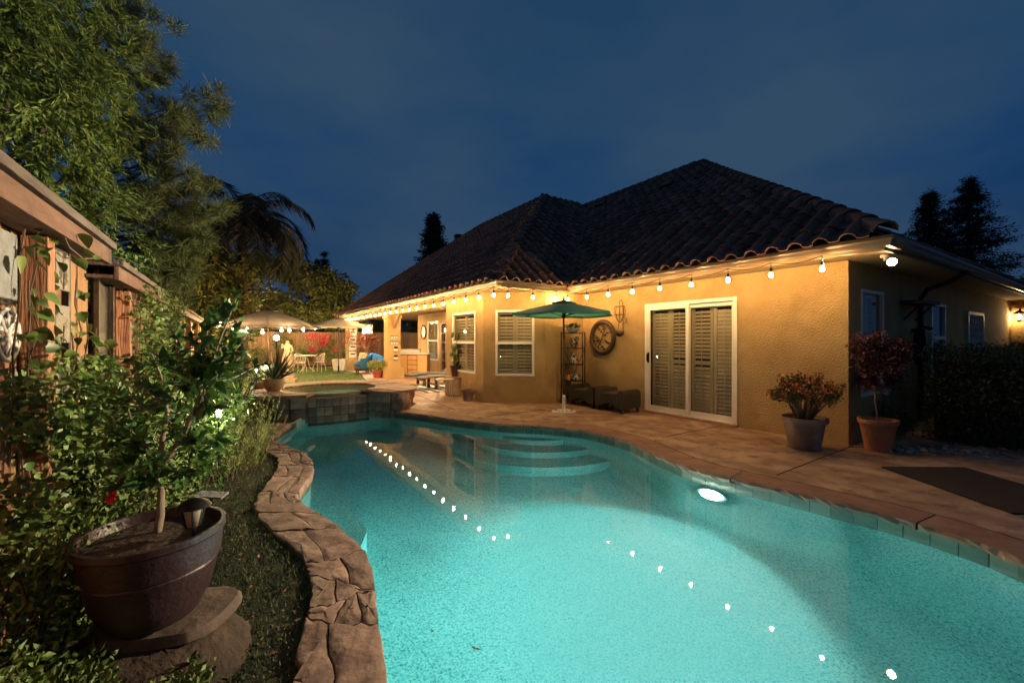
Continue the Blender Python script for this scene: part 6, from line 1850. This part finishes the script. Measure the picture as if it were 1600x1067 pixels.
P = np.concatenate(Ps); D = np.concatenate(Ds)
leaves('crown', P, D, RNG.uniform(.13, .24, len(P)), .0085, M_pine, t, fold=.05)
# queen palm
M_palm = mat('palm_leaflet', (.010, .015, .007), (.02, .027, .011), 3, .6, island=.25)
pc = at(378, 345, 16.0); t = tree_base('palm_tree', 'dark arching palm rising behind the pine', (pc.x, pc.y, -.05), ([(0, 0, 0), (.05, 0, pc.z * .5), (0, 0, pc.z)], [.22, .17, .15]))
plr = random.Random(8); V_, D_, m = [], [], MB()
for k in range(34):
    a = 2 * math.pi * k / 17 + plr.uniform(-.15, .15); el = plr.uniform(.0, 1.35); L_ = plr.uniform(2.6, 3.5)
    pts = []; p = Vector((0, 0, pc.z)); e_ = el
    for s in range(11):
        pts.append(p.copy()); p = p + Vector((math.cos(a) * math.cos(e_), math.sin(a) * math.cos(e_), math.sin(e_))) * L_ / 10; e_ -= .19 + .012 * s
    m.tube(pts, [.03 * (1 - s / 12) for s in range(11)], 5)
    for s in range(1, 10):
        for u in (0, .2, .4, .6, .8):
            b = pts[s].lerp(pts[s + 1], u); tn = (pts[s + 1] - pts[s]).normalized(); sd_ = tn.cross(Vector((0, 0, 1))).normalized()
            for sg in (1, -1, 1, -1): V_.append(b); D_.append(tn * .45 + sd_ * sg + Vector((0, 0, -.45 - plr.random() * .4)))
obj('rachis', m, M_palm, t)
leaves('fronds', np.array(V_), np.array(D_), RNG.uniform(.55, .95, len(V_)), .04, M_palm, t, fold=.1, wide=.3)
# broad tree behind the back fence
M_broad = mat('broad_tree_leaf', (.085, .115, .022), (.17, .19, .045), 3, .75, island=.5)
bt = at(425, 530, 24.5); bt = Vector((bt.x, bt.y, -.05))
bb_ = [at(x, y, Y) - bt for x, y, Y in ((330, 440, 23), (370, 420, 24), (420, 415, 24.5), (465, 425, 24.5), (500, 450, 24), (525, 460, 23.5), (350, 480, 23), (400, 470, 23.5), (450, 475, 23.8), (495, 490, 23.5), (310, 500, 22.5), (530, 490, 23.5), (300, 460, 23), (430, 500, 23.2), (515, 440, 24.2))]
lm = [([(0, 0, 2.0), Vector(b) * .6 + Vector((0, 0, .5)), b], [.12, .07, .02]) for b in bb_]
t = tree_base('broad_tree', 'broad spreading tree with dusky foliage behind the back fence', bt, ([(0, 0, 0), (.1, 0, 1.5), (0, 0, 2.6)], [.28, .24, .18]), None, lm)
br_ = np.random.default_rng(3); P, D = [], []
for b in bb_:
    for k in range(22):
        d = unit(br_.normal(size=(1, 3)))[0]; c = np.array(b) + d * [1.35, 1.1, .8] * br_.random() ** .4; n = 110
        q = unit(br_.normal(size=(n, 3))); P.append(c + q * (br_.random((n, 1)) ** .5) * [.5, .45, .26]); D.append(q + [0.35, 0, -.25])
P = np.concatenate(P); D = np.concatenate(D)
leaves('crown', P, D, br_.uniform(.14, .30, len(P)), br_.uniform(.04, .08, len(P)), M_broad, t, fold=.15)
c = at(300, 500, 15); c.z = 0
shrub('evergreen_shrub', 'dark tall evergreen mass beyond the fence between the pine and the palm', 'shrub', (c.x, c.y, -.05), [tuple(at(x, y, Y) - c) + (1.2, 1.1, .9) for x, y, Y in ((255, 400, 13.5), (290, 420, 14), (325, 410, 15), (355, 430, 16), (300, 470, 14), (345, 470, 15.5), (260, 460, 13.5), (380, 460, 17), (250, 510, 13.5), (310, 510, 14.5), (365, 505, 16.5))], 9000, M_broad, .24, .4)
c = e1 + BV * 9 + AV * 1.3
c.z = 0
shrub('dark_shrub', 'row of dark tall shrubs rising behind the back fence beyond the covered patio', 'shrub', (c.x, c.y, -.05), [tuple(BV * s_ + Vector((0, 0, z))) + (1.1, .6, 1.0) for s_, z in ((-3.5, 1.9), (-2, 2.5), (-.5, 2.1), (1, 2.7), (2.5, 2.2), (4, 2.9), (5.5, 2.4), (7, 2.8), (8.5, 2.4))], 10000, M_hedge, .24, .45)
# conifers
M_conif = mat('conifer_needle', (.018, .026, .016), (.032, .042, .024), 4, .85, island=.3)
def conifer(label, px, ytop, Y, rad, seed, n=90):
    tp = at(px, ytop, Y); h = tp.z; cr = np.random.default_rng(seed); rs = random.Random(seed)
    t = tree_base('conifer', label, (tp.x, tp.y, -.05), ([(0, 0, 0), (0, 0, h * .6), (0, 0, h)], [h * .018, h * .011, .03])); t['group'] = 'conifers on the skyline'
    P, D, m = [], [], MB()
    for k in range(n):
        f = k / n; z = h * (.18 + .80 * f) + rs.gauss(0, .15)
        for j in range(4):
            a = rs.uniform(0, 6.28); l = rad * (1 - f) ** .8 * rs.uniform(.35, 1.15) + .12
            tip = Vector((l * math.cos(a), l * math.sin(a), z - l * .12 + rs.uniform(-.1, .25) * l)); b = Vector((0, 0, z)); m.tube([b, tip], [.05, .01], 4, cap=False)
            q = int(30 + 70 * l / rad); s = cr.random((q, 1)) ** .7; P.append(np.array(b) + (np.array(tip) - np.array(b)) * s + cr.normal(size=(q, 3)) * [.2, .2, .16]); D.append(unit(np.array(tip - b)[None]) + cr.normal(size=(q, 3)) * .7 + [0, 0, -.25])
    o = obj('limbs', m, M_darkbark, t); o['kind'] = 'stuff'; P = np.concatenate(P); D = np.concatenate(D)
    leaves('crown', P, D, cr.uniform(.2, .5, len(P)), cr.uniform(.05, .12, len(P)), M_conif, t)
conifer('slim dark conifer standing behind the left roof slope beside the flue', 678, 330, 42, 3.0, 1)
conifer('tall dark redwood at the right edge behind the house, the taller of the pair', 1513, 276, 46, 6.2, 2, 110)
conifer('dark redwood left of the tallest one behind the house', 1453, 295, 47, 4.8, 3, 110)
conifer('tiny dark conifer on the skyline left of the house roof', 507, 392, 70, 2.2, 4, 40)
conifer('very small dark conifer top beside the tiny one left of the roof', 494, 402, 70, 1.8, 5, 40)
# far neighbour roof at the right edge
nb = at(1598, 530, 60)
t = thing('neighbour_house', 'dark roof of a distant house at the far right edge', 'house', (nb.x + 6, nb.y, -.05), -.2)
m = MB(); m.bbox(-9, 9, -5, 5, 0, 8.3); obj('wall', m, M_fascia, t)
m = MB(); hw = 5.6; m.add([(-9.8, -5.6, 8.3), (9.8, -5.6, 8.3), (9.8, 5.6, 8.3), (-9.8, 5.6, 8.3), (-4.5, 0, 10.4), (4.5, 0, 10.4)], [(0, 1, 5, 4), (1, 2, 5), (2, 3, 4, 5), (3, 0, 4), (3, 2, 1, 0)]); obj('roof', m, M_underlay, t)

# ---- hedge
hg = thing('hedge', 'clipped dark green hedge along the side wall of the house', 'hedge', H(1.0, 1.35, -.03), HR)
m = MB(); m.bbox(-.5, .55, .18, 8.2, .06, 1.14); obj('branches', m, mat('hedge_core', (.012, .014, .008), None, rough=.95), hg)
n = 15000; u = RNG.random((n, 3)); f = RNG.random(n)
P = np.stack([-.62 + 1.32 * u[:, 0], 8.4 * u[:, 1] ** 1.6, 1.30 * u[:, 2]], 1)
k = f < .34; P[k, 1] = RNG.random(k.sum()) * .22 - RNG.exponential(.02, k.sum()) + .05 * np.sin(P[k, 0] * 6) + .06 * np.sin(P[k, 2] * 7)
k = (f >= .34) & (f < .67); P[k, 2] = 1.27 - RNG.random(k.sum()) * .15 + .05 * np.sin(P[k, 1] * 5) + .04 * np.sin(P[k, 0] * 9) + RNG.exponential(.025, k.sum())
k = (f >= .67) & (f < .9); P[k, 0] = .70 - RNG.random(k.sum()) * .16 + .04 * np.sin(P[k, 1] * 4 + P[k, 2] * 3)
leaves('leaves', P, RNG.normal(size=P.shape) * 1.0 + [.3, -.4, .5], RNG.uniform(.028, .07, n), RNG.uniform(.015, .034, n), M_hedge, hg, kind='stuff', fold=.15)
c = gp(1408, 694)
shrub('garden_shrub', 'low rounded dark shrub at the corner of the hedge next to the terracotta pot', 'shrub', (c.x + .05, c.y + .25, -.02), [(0, 0, .25, .30, .28, .26), (.2, .1, .3, .25, .25, .26), (-.05, .25, .3, .28, .25, .3)], 2200, M_hedge, .04, .6)

# ---- green shrubs along the back fence
c = e1 + BV * 3.5
c.z = 0
shrub('garden_shrub', 'green shrubs growing in front of the back fence behind the iron chairs', 'shrub', (c.x, c.y, -.03), [tuple((BV * s_ - AV * .7 + Vector((0, 0, z)))) + (.7, .45, h) for s_, z, h in ((-2.6, 1.1, .8), (-1.6, .7, .6), (-.5, 1.2, .8), (.6, .6, .5), (1.6, .9, .7), (2.6, .5, .4))], 4200, M_ivy, .09, .5)
# ---- fairy bulbs along the back fence
ys = thing('string_lights', 'string of lit bulbs hung low around the grey umbrella at the edge of the lawn', 'string lights', at(386, 516, 12.6))
yo = Vector(ys.location); m = MB(); yp_ = [at(x, y, Y) for x, y, Y in ((345, 508, 12.4), (365, 514, 12.4), (386, 516, 12.5), (410, 519, 12.6), (440, 516, 12.8), (452, 516, 13.0), (474, 515, 13.6), (492, 512, 14.6))]
for a, b in zip(yp_, yp_[1:]): m.tube([a - yo + Vector((0, 0, .12)), a.lerp(b, .5) - yo + Vector((0, 0, .06)), b - yo + Vector((0, 0, .12))], .008, 4)
obj('cable', m, M_black, ys)
M_yb = emit('yard_bulb', (1, .62, .26, 1), YARD)
m = MB(); m.lathe([(.012, .08), (.022, .03), (.036, .0), (.032, -.026), (1e-6, -.045)], 8); YB = m.mesh('bulb', True); YB.materials.append(M_yb)
for p in yp_: link('bulb', YB, None, ys, p - yo)
lp_ = thing('added_globe_lamp', 'added glass globe lamp on a short post, standing in for a bright glow beyond the spa', 'lamp', (at(432, 527, 18.8).x, 18.8, -.02))  # globe and post are invented, standing in for a bright glow here
m = MB(); m.tube([(0, 0, 0), (0, 0, 1.4)], .03, 6); m.lathe([(.09, 1.36), (.09, 1.40)], 10); obj('post', m, M_black, lp_)
m = MB(); m.ell((0, 0, 1.5), (.11, .11, .11), 12, 8); obj('globe', m, emit('globe_glow', (1, .66, .32, 1), 1800), lp_, smooth=True)
# leaves floating and sunk in the pool
for i, (x, y, lab) in enumerate(((742, 1014, 'brown curled leaf lying on the pool floor near the bottom of the picture'), (674, 988, 'small dark leaf in the pool left of the larger brown leaf'), (598, 876, 'tiny dark leaf in the pool next to the flagstone edging'))):
    p = gp(x, y, WATER_Z + .004); t = thing('fallen_leaf', lab, 'leaf', (p.x, p.y, WATER_Z + .004), i * 1.3)
    for k in range(2 if i == 0 else 1):
        m = blade(.035 - .008 * i, .014, .2); o = obj('leaf_blade', m, M_twig, t, (0, 0, .002), k * 2.2)
